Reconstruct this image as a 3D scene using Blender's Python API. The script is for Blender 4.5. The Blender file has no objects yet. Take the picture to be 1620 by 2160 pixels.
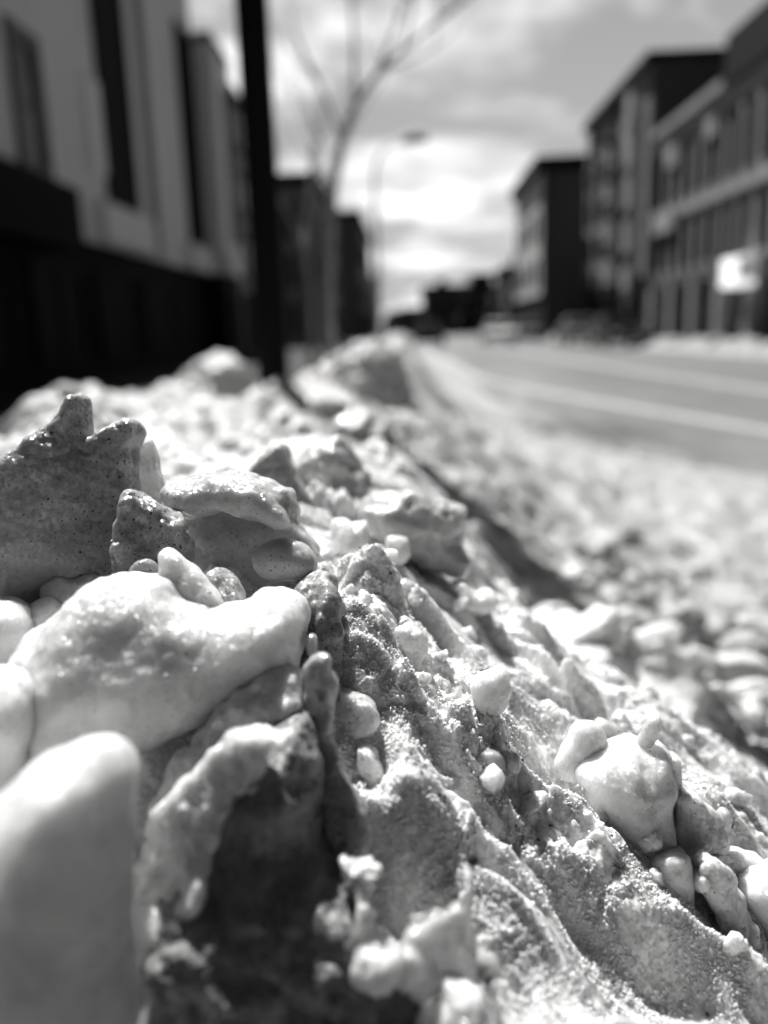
import bpy, bmesh, math, random
import numpy as np
from mathutils import Vector, Matrix

random.seed(7)
RNG = np.random.default_rng(11)
C = bpy.context.scene.collection
SC = bpy.context.scene
R = math.radians

# ------------------------------------------------------------------ camera geometry
F_PX = 1750.0
CAM_Z = 1.0
_Y = np.array([47 / F_PX, 383 / F_PX, -1.0]); _Y /= np.linalg.norm(_Y)
_c, _s = math.cos(R(1.5)), math.sin(R(1.5))
_X = np.array([_c, _s, (_c * 47 + _s * 383) / F_PX]); _X /= np.linalg.norm(_X)
_Z = np.cross(_X, _Y)
MW = np.array([_X, _Y, _Z])                      # camera axes -> world axes
ORG = np.array([0, 0, CAM_Z])


def ray(px, py):
    return MW @ np.array([(px - 810) / F_PX, -(py - 1080) / F_PX, -1.0])


def P(px, py, d):
    return ray(px, py) * d + ORG


def on_x(px, py, x):
    r = ray(px, py); return r * (x / r[0]) + ORG


def on_y(px, py, y):
    r = ray(px, py); return r * (y / r[1]) + ORG


def on_z(px, py, z):
    r = ray(px, py); return r * ((z - CAM_Z) / r[2]) + ORG


# ------------------------------------------------------------------ noise
_perm = np.random.default_rng(3).permutation(256)
_perm = np.concatenate([_perm, _perm, _perm]).astype(np.int32)
_g = np.random.default_rng(4).normal(size=(256, 3)); _g /= np.linalg.norm(_g, axis=1)[:, None]
_g = _g.astype(np.float32)


def perlin(p):
    """3D gradient noise, about -0.8..0.8; p is (N,3)."""
    p = np.asarray(p, np.float64)
    i0 = np.floor(p).astype(np.int64)
    f = (p - i0).astype(np.float32)
    i0 &= 255
    u = f * f * f * (f * (f * 6 - 15) + 10)
    out = np.zeros(len(p), np.float32)
    for dx in (0, 1):
        wx = u[:, 0] if dx else 1 - u[:, 0]
        ax = _perm[i0[:, 0] + dx]
        for dy in (0, 1):
            wy = wx * (u[:, 1] if dy else 1 - u[:, 1])
            ay = _perm[ax + i0[:, 1] + dy]
            for dz in (0, 1):
                w = wy * (u[:, 2] if dz else 1 - u[:, 2])
                g = _g[_perm[ay + i0[:, 2] + dz] & 255]
                out += w * (g[:, 0] * (f[:, 0] - dx) + g[:, 1] * (f[:, 1] - dy) + g[:, 2] * (f[:, 2] - dz))
    return out * 1.5


def domes(x, y, cell, seed, fill=0.7):
    """Rounded clods: for every cell a dome of random size; the highest one wins (0..1)."""
    gx, gy = x / cell, y / cell
    ix, iy = np.floor(gx).astype(np.int64), np.floor(gy).astype(np.int64)
    best = np.zeros(len(x), np.float32)
    for dx in (-1, 0, 1):
        for dy in (-1, 0, 1):
            cx, cy = ix + dx, iy + dy
            h = _perm[(_perm[(cx + seed * 17) & 255] + cy + seed * 5) & 255]
            h2 = _perm[h + 41]; h3 = _perm[h + 97]; h4 = _perm[h + 173]
            jx = cx + h / 255.0; jy = cy + h2 / 255.0
            rad = 0.35 + 0.55 * h3 / 255.0
            ang = h4 / 255.0 * 6.283
            ex, ey = gx - jx, gy - jy
            a = ex * np.cos(ang) + ey * np.sin(ang); b = -ex * np.sin(ang) + ey * np.cos(ang)
            d2 = (a * a * 0.7 + b * b * 1.5) / (rad * rad)
            k = np.sqrt(np.clip(1 - d2, 0, 1)) * rad * (h4 < 255 * fill)
            best = np.maximum(best, k)
    return best


def sstep(a, b, x):
    t = np.clip((x - a) / (b - a), 0, 1)
    return t * t * (3 - 2 * t)


# ------------------------------------------------------------------ object helpers
def link(o):
    C.objects.link(o); return o


def tag(o, label=None, cat=None, group=None, kind=None):
    if label: o['label'] = label
    if cat: o['category'] = cat
    if group: o['group'] = group
    if kind: o['kind'] = kind
    return o


def mesh_np(name, verts, faces, mat, smooth=True):
    """faces: (M,4) or (M,3) int array."""
    me = bpy.data.meshes.new(name)
    v = np.ascontiguousarray(verts, np.float32); f = np.ascontiguousarray(faces, np.int32)
    n, k = f.shape
    me.vertices.add(len(v)); me.vertices.foreach_set('co', v.ravel())
    me.loops.add(n * k); me.loops.foreach_set('vertex_index', f.ravel())
    me.polygons.add(n)
    me.polygons.foreach_set('loop_start', np.arange(0, n * k, k, dtype=np.int32))
    if smooth:
        me.polygons.foreach_set('use_smooth', np.ones(n, bool))
    me.update(calc_edges=True); me.validate()
    if mat: me.materials.append(mat)
    return me


def empty(name, loc, rz=0.0):
    o = bpy.data.objects.new(name, None); o.empty_display_size = 0.1
    o.location = loc; o.rotation_euler = (0, 0, rz)
    return link(o)


def kids(o):
    return [c for c in bpy.data.objects if c.parent == o]


def copy_tree(o, parent=None):
    c = o.copy(); link(c)
    if parent: c.parent = parent
    for ch in kids(o): copy_tree(ch, c)
    return c


class MB:
    """Collects boxes, bars, tubes and prisms into one mesh."""
    def __init__(self): self.bm = bmesh.new()

    def box(self, x0, y0, z0, x1, y1, z1, bev=0.0):
        r = bmesh.ops.create_cube(self.bm, size=1.0)
        m = Matrix.Translation(((x0 + x1) / 2, (y0 + y1) / 2, (z0 + z1) / 2)) @ Matrix.Diagonal((abs(x1 - x0), abs(y1 - y0), abs(z1 - z0), 1))
        bmesh.ops.transform(self.bm, matrix=m, verts=r['verts'])
        if bev:
            es = list({e for v in r['verts'] for e in v.link_edges})
            bmesh.ops.bevel(self.bm, geom=es, offset=bev, segments=2, affect='EDGES', profile=0.6)
        return self

    def tube(self, pts, rad, n=10):
        pts = [Vector(p) for p in pts]
        rads = rad if isinstance(rad, (list, tuple)) else [rad] * len(pts)
        rings = []
        up = Vector((0.3, 0.9, 0.2)).normalized()
        for i, p in enumerate(pts):
            t = (pts[min(i + 1, len(pts) - 1)] - pts[max(i - 1, 0)]).normalized()
            a = t.cross(up)
            if a.length < 1e-4: a = t.cross(Vector((1, 0, 0)))
            a.normalize(); b = t.cross(a)
            rings.append([self.bm.verts.new(p + (a * math.cos(k * 2 * math.pi / n) + b * math.sin(k * 2 * math.pi / n)) * rads[i]) for k in range(n)])
        for r0, r1 in zip(rings, rings[1:]):
            for k in range(n):
                self.bm.faces.new((r0[k], r0[(k + 1) % n], r1[(k + 1) % n], r1[k])).smooth = True
        self.bm.faces.new(rings[0][::-1]); self.bm.faces.new(rings[-1])
        return self

    def prism(self, prof, axis, a, b):
        """prof: list of (u,v); extruded along axis ('x','y','z') from a to b."""
        def mk(u, v, w): return {'x': (w, u, v), 'y': (u, w, v), 'z': (u, v, w)}[axis]
        A = [self.bm.verts.new(mk(u, v, a)) for u, v in prof]; B = [self.bm.verts.new(mk(u, v, b)) for u, v in prof]
        n = len(prof)
        for k in range(n): self.bm.faces.new((A[k], A[(k + 1) % n], B[(k + 1) % n], B[k]))
        self.bm.faces.new(A[::-1]); self.bm.faces.new(B)
        return self

    def build(self, name, mat, parent=None, loc=None):
        bmesh.ops.recalc_face_normals(self.bm, faces=self.bm.faces)
        me = bpy.data.meshes.new(name); self.bm.to_mesh(me); self.bm.free()
        if mat: me.materials.append(mat)
        o = link(bpy.data.objects.new(name, me))
        if parent: o.parent = parent
        if loc is not None: o.location = loc
        return o


# ------------------------------------------------------------------ materials
class NT:
    def __init__(self, name):
        self.m = bpy.data.materials.new(name); self.m.use_nodes = True
        self.t = self.m.node_tree; self.p = self.t.nodes['Principled BSDF']
        self.pos = self.n('ShaderNodeNewGeometry').outputs['Position']

    def n(self, kind, **kw):
        x = self.t.nodes.new(kind)
        for k, v in kw.items():
            if hasattr(x, k) and k not in x.inputs: setattr(x, k, v)
            else: self.set(x.inputs[k], v)
        return x

    def set(self, sock, v):
        if isinstance(v, bpy.types.NodeSocket): self.t.links.new(v, sock)
        else: sock.default_value = v

    def math(self, op, a, b=None, c=None, clamp=False):
        x = self.t.nodes.new('ShaderNodeMath'); x.operation = op; x.use_clamp = clamp
        self.set(x.inputs[0], a)
        if b is not None: self.set(x.inputs[1], b)
        if c is not None: self.set(x.inputs[2], c)
        return x.outputs[0]

    def vmath(self, op, a, b=None, scale=None):
        x = self.t.nodes.new('ShaderNodeVectorMath'); x.operation = op
        self.set(x.inputs[0], a)
        if b is not None: self.set(x.inputs[1], b)
        if scale is not None: self.set(x.inputs['Scale'], scale)
        return x.outputs[0]

    def noise(self, scale, detail=3, rough=0.55, vec=None):
        x = self.n('ShaderNodeTexNoise', Scale=scale, Detail=detail, Roughness=rough)
        self.set(x.inputs['Vector'], vec or self.pos)
        return x.outputs['Fac']

    def ramp(self, v, a, b, lo=0.0, hi=1.0):
        x = self.n('ShaderNodeMapRange', clamp=True)
        self.set(x.inputs[0], v)
        for i, q in ((1, a), (2, b), (3, lo), (4, hi)): self.set(x.inputs[i], q)
        return x.outputs[0]

    def mix(self, f, a, b):
        """scalar mix"""
        return self.math('ADD', self.math('MULTIPLY', a, self.math('SUBTRACT', 1.0, f)), self.math('MULTIPLY', b, f))

    def gray(self, v):
        x = self.n('ShaderNodeCombineColor')
        for i in range(3): self.set(x.inputs[i], v)
        return x.outputs[0]


def snow_mat(name, base=0.72, rad=0.004, sss=0.7, rough=0.45, specks=1.0, grain=1.0, sparkle=0.5, dirt=0.0, trans=0.0, slush=0.0, coat=0.0):
    k = NT(name)
    # tiny grit lying on the surface
    warp = k.vmath('ADD', k.pos, k.vmath('SCALE', k.n('ShaderNodeTexNoise', Scale=900.0, Vector=k.pos).outputs['Color'], scale=0.0010))
    def speck(scale, rmax, keep):
        v = k.n('ShaderNodeTexVoronoi', Scale=scale); k.set(v.inputs['Vector'], warp)
        sep = k.n('ShaderNodeSeparateColor'); k.set(sep.inputs[0], v.outputs['Color'])
        rr = k.math('MULTIPLY', sep.outputs[1], rmax)
        ins = k.math('LESS_THAN', v.outputs['Distance'], rr)
        return k.math('MULTIPLY', ins, k.math('GREATER_THAN', sep.outputs[0], keep))
    patch = k.ramp(k.noise(28.0, 4), 0.44, 0.62)
    dens = k.math('SUBTRACT', 0.994, k.math('MULTIPLY', patch, 0.20 * specks))
    s1 = k.math('MAXIMUM', speck(1400.0, 0.42, dens), speck(520.0, 0.20, k.math('ADD', dens, 0.012)))
    s2 = speck(2200.0, 0.45, k.math('SUBTRACT', 0.99, k.math('MULTIPLY', patch, 0.22 * specks)))
    sp = k.math('MULTIPLY', k.math('MAXIMUM', s1, s2), min(1.0, specks))
    tone = k.ramp(k.noise(45.0, 3, 0.5), 0.3, 0.75, base * 1.04, base * 0.95)
    if dirt:
        dm = k.math('MULTIPLY', k.ramp(k.noise(32.0, 7, 0.68), 0.44, 0.66), dirt)
        tone = k.mix(dm, tone, 0.16)
    if slush:      # the farther, road-side part of the bank is older and dirtier
        sx = k.n('ShaderNodeSeparateXYZ'); k.set(sx.inputs[0], k.pos)
        dist = k.math('SQRT', k.math('ADD', k.math('POWER', sx.outputs[0], 2.0), k.math('POWER', sx.outputs[1], 2.0)))
        wet_or_shade = k.math('MULTIPLY', k.ramp(dist, .36, .75), k.ramp(k.noise(7.0, 6, 0.62), .30, .68, .55, 1.0))
        tone = k.mix(k.math('MULTIPLY', wet_or_shade, k.ramp(sx.outputs[0], -.25, .15, .75, 1.0)), tone, slush)
    col = k.mix(k.math('MULTIPLY', sp, 0.92), tone, 0.02)
    k.set(k.p.inputs['Base Color'], k.gray(col))
    k.set(k.p.inputs['Subsurface Weight'], k.math('MULTIPLY', k.math('SUBTRACT', 1.0, sp), sss))
    k.p.inputs['Subsurface Radius'].default_value = (1, 1, 1)
    k.p.inputs['Subsurface Scale'].default_value = rad
    k.p.inputs['IOR'].default_value = 1.31
    k.p.inputs['Roughness'].default_value = rough
    k.p.inputs['Coat Weight'].default_value = coat; k.p.inputs['Coat Roughness'].default_value = 0.10; k.p.inputs['Coat IOR'].default_value = 1.33
    if trans: k.p.inputs['Transmission Weight'].default_value = trans
    # crystals: every little cell of the crust has its own facet
    b = k.n('ShaderNodeBump', Strength=0.55 * grain, Distance=0.0007)
    k.set(b.inputs['Height'], k.math('ADD', k.noise(650.0, 4, 0.62), k.math('MULTIPLY', k.noise(220.0, 3), 1.2)))
    v = k.n('ShaderNodeTexVoronoi', Scale=1500.0); k.set(v.inputs['Vector'], k.pos)
    rnd = k.vmath('SUBTRACT', v.outputs['Color'], (0.5, 0.5, 0.5))
    nrm = k.vmath('NORMALIZE', k.vmath('ADD', b.outputs[0], k.vmath('SCALE', rnd, scale=sparkle)))
    k.set(k.p.inputs['Normal'], nrm); k.set(k.p.inputs['Coat Normal'], nrm)
    return k.m


def plain(name, base, rough=0.8, metal=0.0, var=0.15, scale=3.0, emit=0.0):
    k = NT(name)
    tc = k.n('ShaderNodeTexCoord').outputs['Object']
    v = k.ramp(k.noise(scale, 5, 0.6, tc), 0.3, 0.7, base * (1 - var), base * (1 + var))
    k.set(k.p.inputs['Base Color'], k.gray(v))
    k.p.inputs['Roughness'].default_value = rough; k.p.inputs['Metallic'].default_value = metal
    k.p.inputs['Specular IOR Level'].default_value = 0.08 if base < .03 else 0.4
    if emit: k.p.inputs['Emission Color'].default_value = (1, 1, 1, 1); k.p.inputs['Emission Strength'].default_value = emit
    b = k.n('ShaderNodeBump', Strength=0.25, Distance=0.01); k.set(b.inputs['Height'], k.noise(scale * 12, 3, 0.6, tc))
    k.set(k.p.inputs['Normal'], b.outputs[0])
    return k.m


def brick(name, base, mortar):
    k = NT(name)
    tc = k.n('ShaderNodeTexCoord').outputs['Object']
    sep = k.n('ShaderNodeSeparateXYZ'); k.set(sep.inputs[0], tc)
    cmb = k.n('ShaderNodeCombineXYZ')
    k.set(cmb.inputs[0], k.math('ADD', sep.outputs[0], sep.outputs[1])); k.set(cmb.inputs[1], sep.outputs[2])
    br = k.n('ShaderNodeTexBrick', Scale=4.0); k.set(br.inputs['Vector'], cmb.outputs[0])
    k.set(br.inputs['Color1'], (base * 1.15,) * 3 + (1,)); k.set(br.inputs['Color2'], (base * 0.8,) * 3 + (1,)); k.set(br.inputs['Mortar'], (mortar,) * 3 + (1,))
    k.set(k.p.inputs['Base Color'], br.outputs['Color']); k.p.inputs['Roughness'].default_value = 0.85
    return k.m


def glass_dark(name, base=0.01):
    k = NT(name)
    k.p.inputs['Base Color'].default_value = (base, base, base, 1); k.p.inputs['Roughness'].default_value = 0.2
    k.p.inputs['Specular IOR Level'].default_value = 0.12
    return k.m


M = {
    'snow': snow_mat('old_snow', 0.74, 0.0024, 0.9, 0.30, specks=0.40, grain=0.55, sparkle=0.9, slush=0.27, coat=0.25),
    'ice': snow_mat('smooth_ice', 0.64, 0.0080, 1.0, 0.42, specks=0.45, grain=0.80, sparkle=0.60, coat=0.22),
    'crust': snow_mat('granular_ice', 0.62, 0.0045, 0.95, 0.30, specks=0.6, grain=1.0, sparkle=0.9, coat=0.4),
    'speckled': snow_mat('speckled_ice', 0.48, 0.0060, 1.0, 0.30, specks=0.7, grain=0.7, sparkle=0.4, dirt=0.15, coat=0.5),
    'dirty': snow_mat('dirty_ice', 0.36, 0.0040, 0.9, 0.36, specks=1.6, grain=0.8, sparkle=0.55, dirt=0.35, coat=0.4),
    'shadowed': snow_mat('shadow_toned_snow', 0.20, 0.0020, 0.6, 0.45, specks=1.2, grain=1.0, sparkle=0.6, dirt=0.5, coat=0.3),  # snow darkened so its colour carries the mound's shade
    'clear': snow_mat('clear_ice', 0.66, 0.0085, 0.8, 0.18, specks=0.5, grain=0.5, sparkle=0.35, trans=0.4, coat=0.5),
    'grains': snow_mat('ice_grains', 0.86, 0.002, 0.5, 0.12, specks=0.0, grain=0.1, sparkle=0.15),
}
M['kerb_slush'] = plain('grey_kerb_slush', 0.20, 0.7, 0, 0.45, 2.5)
M['wet_or_shade'] = plain('shade_dark_pavement', 0.016, 0.7, 0, 0.3, 1.2)  # near-black base stands in for the building's shade on the left walk
M['iron'] = plain('black_painted_steel', 0.006, 0.7)
M['steel'] = plain('galvanised_steel', 0.5, 0.5, 0.4)
M['bark'] = plain('bark', 0.34, 0.9, 0, 0.3, 8)
M['grit'] = plain('grit', 0.03, 0.8, 0, 0.3, 400)
M['dry'] = plain('dry_stalk', 0.10, 0.8, 0, 0.3, 200)
M['panel'] = plain('pale_panel', 0.80, 0.6, 0, 0.05, 0.6)
M['panel_light'] = plain('light_panel', 0.85, 0.55, 0, 0.05, 0.6)
M['panel_grey'] = plain('grey_panel', 0.13, 0.6, 0, 0.08, 0.6)
M['dark_base'] = plain('dark_stone', 0.007, 0.8, 0, 0.2, 1)
M['dark_wall'] = plain('dark_render', 0.010, 0.8, 0, 0.2, 1)
M['brick'] = brick('dark_brick', 0.15, 0.24)
M['brick_pale'] = brick('weathered_brick', 0.27, 0.36)
M['brick_black'] = brick('near_black_brick', 0.05, 0.07)  # near-black brick; end walls use it to carry their shade
M['stone'] = plain('pale_stone', 0.32, 0.8, 0, 0.15, 1.0)
M['white_wall'] = plain('white_render', 0.55, 0.7, 0, 0.08, 0.5)
M['glass'] = glass_dark('window_glass', 0.006)
M['slot'] = plain('dark_window_slot', 0.006, 0.7, 0, 0.1, 1)
M['sign_white'] = plain('white_sign_face', 0.85, 0.4, 0, 0.02, 2, 0.5)  # emission added to lift the face to a bright glint
M['car_black'] = plain('black_car_paint', 0.012, 0.25, 0, 0.05, 2)
M['car_grey'] = plain('grey_car_paint', 0.10, 0.3, 0.3, 0.05, 2)
M['car_white'] = plain('white_car_paint', 0.6, 0.3, 0, 0.03, 2)
M['rubber'] = plain('rubber', 0.02, 0.9)
M['chrome'] = plain('bright_metal', 0.6, 0.2, 0.9, 0.02)
M['needles'] = plain('dark_needles', 0.03, 0.9, 0, 0.3, 3)
M['paint'] = plain('road_paint', 0.32, 0.8, 0, 0.3, 6)
M['walk'] = plain('concrete_walk', 0.05, 0.9, 0, 0.25, 1.5)


def road_mat():
    k = NT('salted_asphalt')
    a = k.ramp(k.noise(0.8, 6, 0.6), 0.35, 0.7, 0.085, 0.125)
    fine = k.ramp(k.noise(60.0, 3), 0.3, 0.7, 0.85, 1.15)
    sx = k.n('ShaderNodeSeparateXYZ'); k.set(sx.inputs[0], k.pos)
    st = k.n('ShaderNodeCombineXYZ'); k.set(st.inputs[0], k.math('MULTIPLY', sx.outputs[0], 1.6)); k.set(st.inputs[1], k.math('MULTIPLY', sx.outputs[1], .28))
    film = k.math('MULTIPLY', k.ramp(sx.outputs[0], 1.2, 3.2, 1.0, 0.08), k.ramp(k.noise(1.5, 6, 0.65, st.outputs[0]), .46, .70))      # slush and salt dragged out by tyres
    wet_or_shade = k.math('MULTIPLY', k.ramp(k.noise(.35, 4, .6, st.outputs[0]), .45, .62), .35)
    a = k.math('MULTIPLY', a, k.math('SUBTRACT', 1.0, wet_or_shade))
    a = k.mix(k.math('MULTIPLY', film, .85), a, .30)
    k.set(k.p.inputs['Base Color'], k.gray(k.math('MULTIPLY', a, fine))); k.p.inputs['Roughness'].default_value = 0.85
    b = k.n('ShaderNodeBump', Strength=0.4, Distance=0.01); k.set(b.inputs['Height'], k.noise(90.0, 3)); k.set(k.p.inputs['Normal'], b.outputs[0])
    return k.m


M['road'] = road_mat()

# ------------------------------------------------------------------ signed-distance lumps
def chaikin(poly, it=2):
    p = np.asarray(poly, float)
    for _ in range(it):
        q = np.roll(p, -1, 0)
        p = np.stack([p * 0.75 + q * 0.25, p * 0.25 + q * 0.75], 1).reshape(-1, 2)
    return p


def poly_sdf(a, b, poly):
    d = np.full(a.shape, 1e9); sgn = np.ones(a.shape)
    n = len(poly)
    for i in range(n):
        x0, y0 = poly[i]; x1, y1 = poly[i - 1]
        ex, ey = x1 - x0, y1 - y0; wx, wy = a - x0, b - y0
        t = np.clip((wx * ex + wy * ey) / (ex * ex + ey * ey + 1e-18), 0, 1)
        d = np.minimum(d, (wx - ex * t) ** 2 + (wy - ey * t) ** 2)
        c1 = b >= y0; c2 = b < y1; c3 = ex * wy > ey * wx
        flip = (c1 & c2 & c3) | (~c1 & ~c2 & ~c3)
        sgn = np.where(flip, -sgn, sgn)
    return sgn * np.sqrt(d)


def surface_nets(Fv, org, h):
    nx, ny, nz = Fv.shape
    S = Fv < 0
    c = [S[dx:nx - 1 + dx, dy:ny - 1 + dy, dz:nz - 1 + dz] for dx in (0, 1) for dy in (0, 1) for dz in (0, 1)]
    cnt = sum(x.astype(np.int8) for x in c)
    act = (cnt > 0) & (cnt < 8)
    idx = np.argwhere(act)
    ids = np.full(act.shape, -1, np.int64); ids[act] = np.arange(len(idx))
    pos = np.zeros((len(idx), 3)); num = np.zeros(len(idx))
    corners = [(x, y, z) for x in (0, 1) for y in (0, 1) for z in (0, 1)]
    for i, ca in enumerate(corners):
        for cb in corners[i + 1:]:
            if sum(abs(p - q) for p, q in zip(ca, cb)) != 1: continue
            fa = Fv[tuple((idx + ca).T)]; fb = Fv[tuple((idx + cb).T)]
            cr = (fa < 0) != (fb < 0)
            t = np.where(cr, fa / np.where(fa - fb == 0, 1, fa - fb), 0)
            pt = np.array(ca) + t[:, None] * (np.array(cb) - np.array(ca))
            pos += np.where(cr[:, None], pt, 0); num += cr
    pos = (idx + pos / num[:, None]) * h + org
    faces = []
    for ax in range(3):
        o1, o2 = [(1, 2), (2, 0), (0, 1)][ax]
        sl0 = [slice(1, -1)] * 3; sl0[ax] = slice(0, -1)
        sl1 = [slice(1, -1)] * 3; sl1[ax] = slice(1, None)
        A, B = S[tuple(sl0)], S[tuple(sl1)]
        e = np.argwhere(A != B)
        if not len(e): continue
        inv = A[tuple(e.T)]
        base = e.copy(); base[:, o1] += 1; base[:, o2] += 1
        def cid(d1, d2):
            q = base.copy(); q[:, o1] -= d1; q[:, o2] -= d2
            return ids[tuple(q.T)]
        quad = np.stack([cid(1, 1), cid(0, 1), cid(0, 0), cid(1, 0)], 1)
        quad[~inv] = quad[~inv][:, ::-1]
        faces.append(quad)
    fs = np.concatenate(faces)
    return pos, fs[(fs >= 0).all(1)]


def vnormals(v, f):
    d1 = v[f[:, 2]] - v[f[:, 0]]; d2 = v[f[:, 3]] - v[f[:, 1]]
    fn = np.cross(d1, d2); n = np.zeros_like(v)
    for k in range(4): np.add.at(n, f[:, k], fn)
    return n / (np.linalg.norm(n, axis=1)[:, None] + 1e-20)


def roughen(v, f, amps, seed):
    """Push vertices along their normals with noise: [(wavelength, amplitude, kind)]."""
    for j, (wl, am, kind) in enumerate(amps):
        n = vnormals(v, f)
        q = perlin(v / wl + seed * 7.31 + j * 3.7)
        if kind == 'r': q = 0.35 - np.abs(q) * 1.6
        elif kind == 'b': q = np.abs(q) * 1.6 - 0.35
        v = v + n * (q * am)[:, None]
    return v


ICE_N = [0]


def lump(label, polys, mat, rough=1.0, cat='ice chunk', name='ice_chunk', subs=(), group=None, vox=None, sm=0.003, raw=None):
    """A solid lump of ice grown from one or more rounded slabs.
    polys: dicts  p=outline, d=distance, t=half thickness, b=bulge, r=rounding, ta/tb=lean sideways / backwards."""
    ICE_N[0] += 1; seed = ICE_N[0]
    D0 = polys[0]['d']
    h = vox or D0 * 0.0030
    prep = []
    for q in polys:
        d = q['d']
        pl = chaikin(q['p'], q.get('ch', 2))
        ab = np.stack([(pl[:, 0] - 810) / F_PX * d, -(pl[:, 1] - 1080) / F_PX * d], 1)
        prep.append((q, ab))
    allp = np.concatenate([ab for _, ab in prep])
    lo = allp.min(0) - 5 * h; hi = allp.max(0) + 5 * h
    cs = []
    for q, ab in prep:
        cen = ab.mean(0); m = q['t'] + q.get('b', 0) + 5 * h
        for x in (lo[0], hi[0]):
            for y in (lo[1], hi[1]):
                c0 = q['d'] + q.get('ta', 0) * (np.clip(x, *sorted((ab[:, 0].min(), ab[:, 0].max()))) - cen[0]) + q.get('tb', 0) * (np.clip(y, ab[:, 1].min(), ab[:, 1].max()) - cen[1])
                cs += [c0 - m, c0 + m]
    lo3 = np.array([lo[0], lo[1], min(cs)]); hi3 = np.array([hi[0], hi[1], max(cs)])
    n = np.ceil((hi3 - lo3) / h).astype(int) + 1
    while n.prod() > 2.6e6:
        h *= 1.12; n = np.ceil((hi3 - lo3) / h).astype(int) + 1
    a = lo3[0] + np.arange(n[0]) * h; b = lo3[1] + np.arange(n[1]) * h; c = lo3[2] + np.arange(n[2]) * h
    A2, B2 = np.meshgrid(a, b, indexing='ij')
    Fv = None
    wob = perlin(np.stack([A2.ravel() / 0.009 + seed, B2.ravel() / 0.009, np.full(A2.size, seed * 1.7)], 1)).reshape(A2.shape)
    wob2 = perlin(np.stack([A2.ravel() / 0.0036 + seed, B2.ravel() / 0.0036, np.full(A2.size, seed * 2.3)], 1)).reshape(A2.shape)
    for q, ab in prep:
        d2 = poly_sdf(A2, B2, ab) + (wob * 0.0011 + wob2 * 0.0007) * rough
        cen = ab.mean(0)
        r = q.get('r', q['t']) * .75
        t = q['t'] + q.get('b', 0) * np.sqrt(np.clip(-d2 / (np.abs(d2[d2 < 0]).max() + 1e-9), 0, 1))
        c0 = q['d'] + q.get('ta', 0) * (A2 - cen[0]) + q.get('tb', 0) * (B2 - cen[1]) + wob * 0.0012 * rough
        q1 = (d2 + r)[:, :, None]
        q2 = np.abs(c[None, None, :] - c0[:, :, None]) - (t - r)[:, :, None]
        Fq = np.minimum(np.maximum(q1, q2), 0) + np.hypot(np.maximum(q1, 0), np.maximum(q2, 0)) - r
        if Fv is None: Fv = Fq
        else:
            k = sm; hh = np.clip(0.5 + 0.5 * (Fq - Fv) / k, 0, 1)
            Fv = Fq * (1 - hh) + Fv * hh - k * hh * (1 - hh)
    for (px, py, d, rx, ry, rz) in subs:
        ca, cb = (px - 810) / F_PX * d, -(py - 1080) / F_PX * d
        s = np.sqrt(((A2 - ca) / rx)[:, :, None] ** 2 + ((B2 - cb) / ry)[:, :, None] ** 2 + ((c - d) / rz)[None, None, :] ** 2)
        Fs = (s - 1) * min(rx, ry, rz)
        k = sm; hh = np.clip(0.5 - 0.5 * (Fv + Fs) / k, 0, 1)
        Fv = Fv * (1 - hh) - Fs * hh + k * hh * (1 - hh)
    v, f = surface_nets(Fv, lo3, h)
    sc = rough
    amps = [(0.016, 0.0018 * sc, 'n'), (0.009, 0.0011 * sc, 'r'), (0.0055, 0.0006 * sc, 'b'), (0.0028, 0.00030 * sc, 'n'), (0.0013, 0.00013 * sc, 'n')]
    if raw: amps = raw
    v = roughen(v, f, amps, seed)
    v = np.stack([v[:, 0], v[:, 1], -v[:, 2]], 1) @ MW.T + ORG        # camera axes -> world
    tri = (np.cross(v[f[:, 0]], v[f[:, 1]]) * v[f[:, 2]]).sum() + (np.cross(v[f[:, 0]], v[f[:, 2]]) * v[f[:, 3]]).sum()
    if tri < 0: f = f[:, ::-1]
    base = np.array([v[:, 0].mean(), v[:, 1].mean(), v[:, 2].min()])
    me = mesh_np(name, v - base, f, M[mat])
    o = link(bpy.data.objects.new(name, me)); o.location = base
    tag(o, label, cat, group)
    return o
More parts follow.
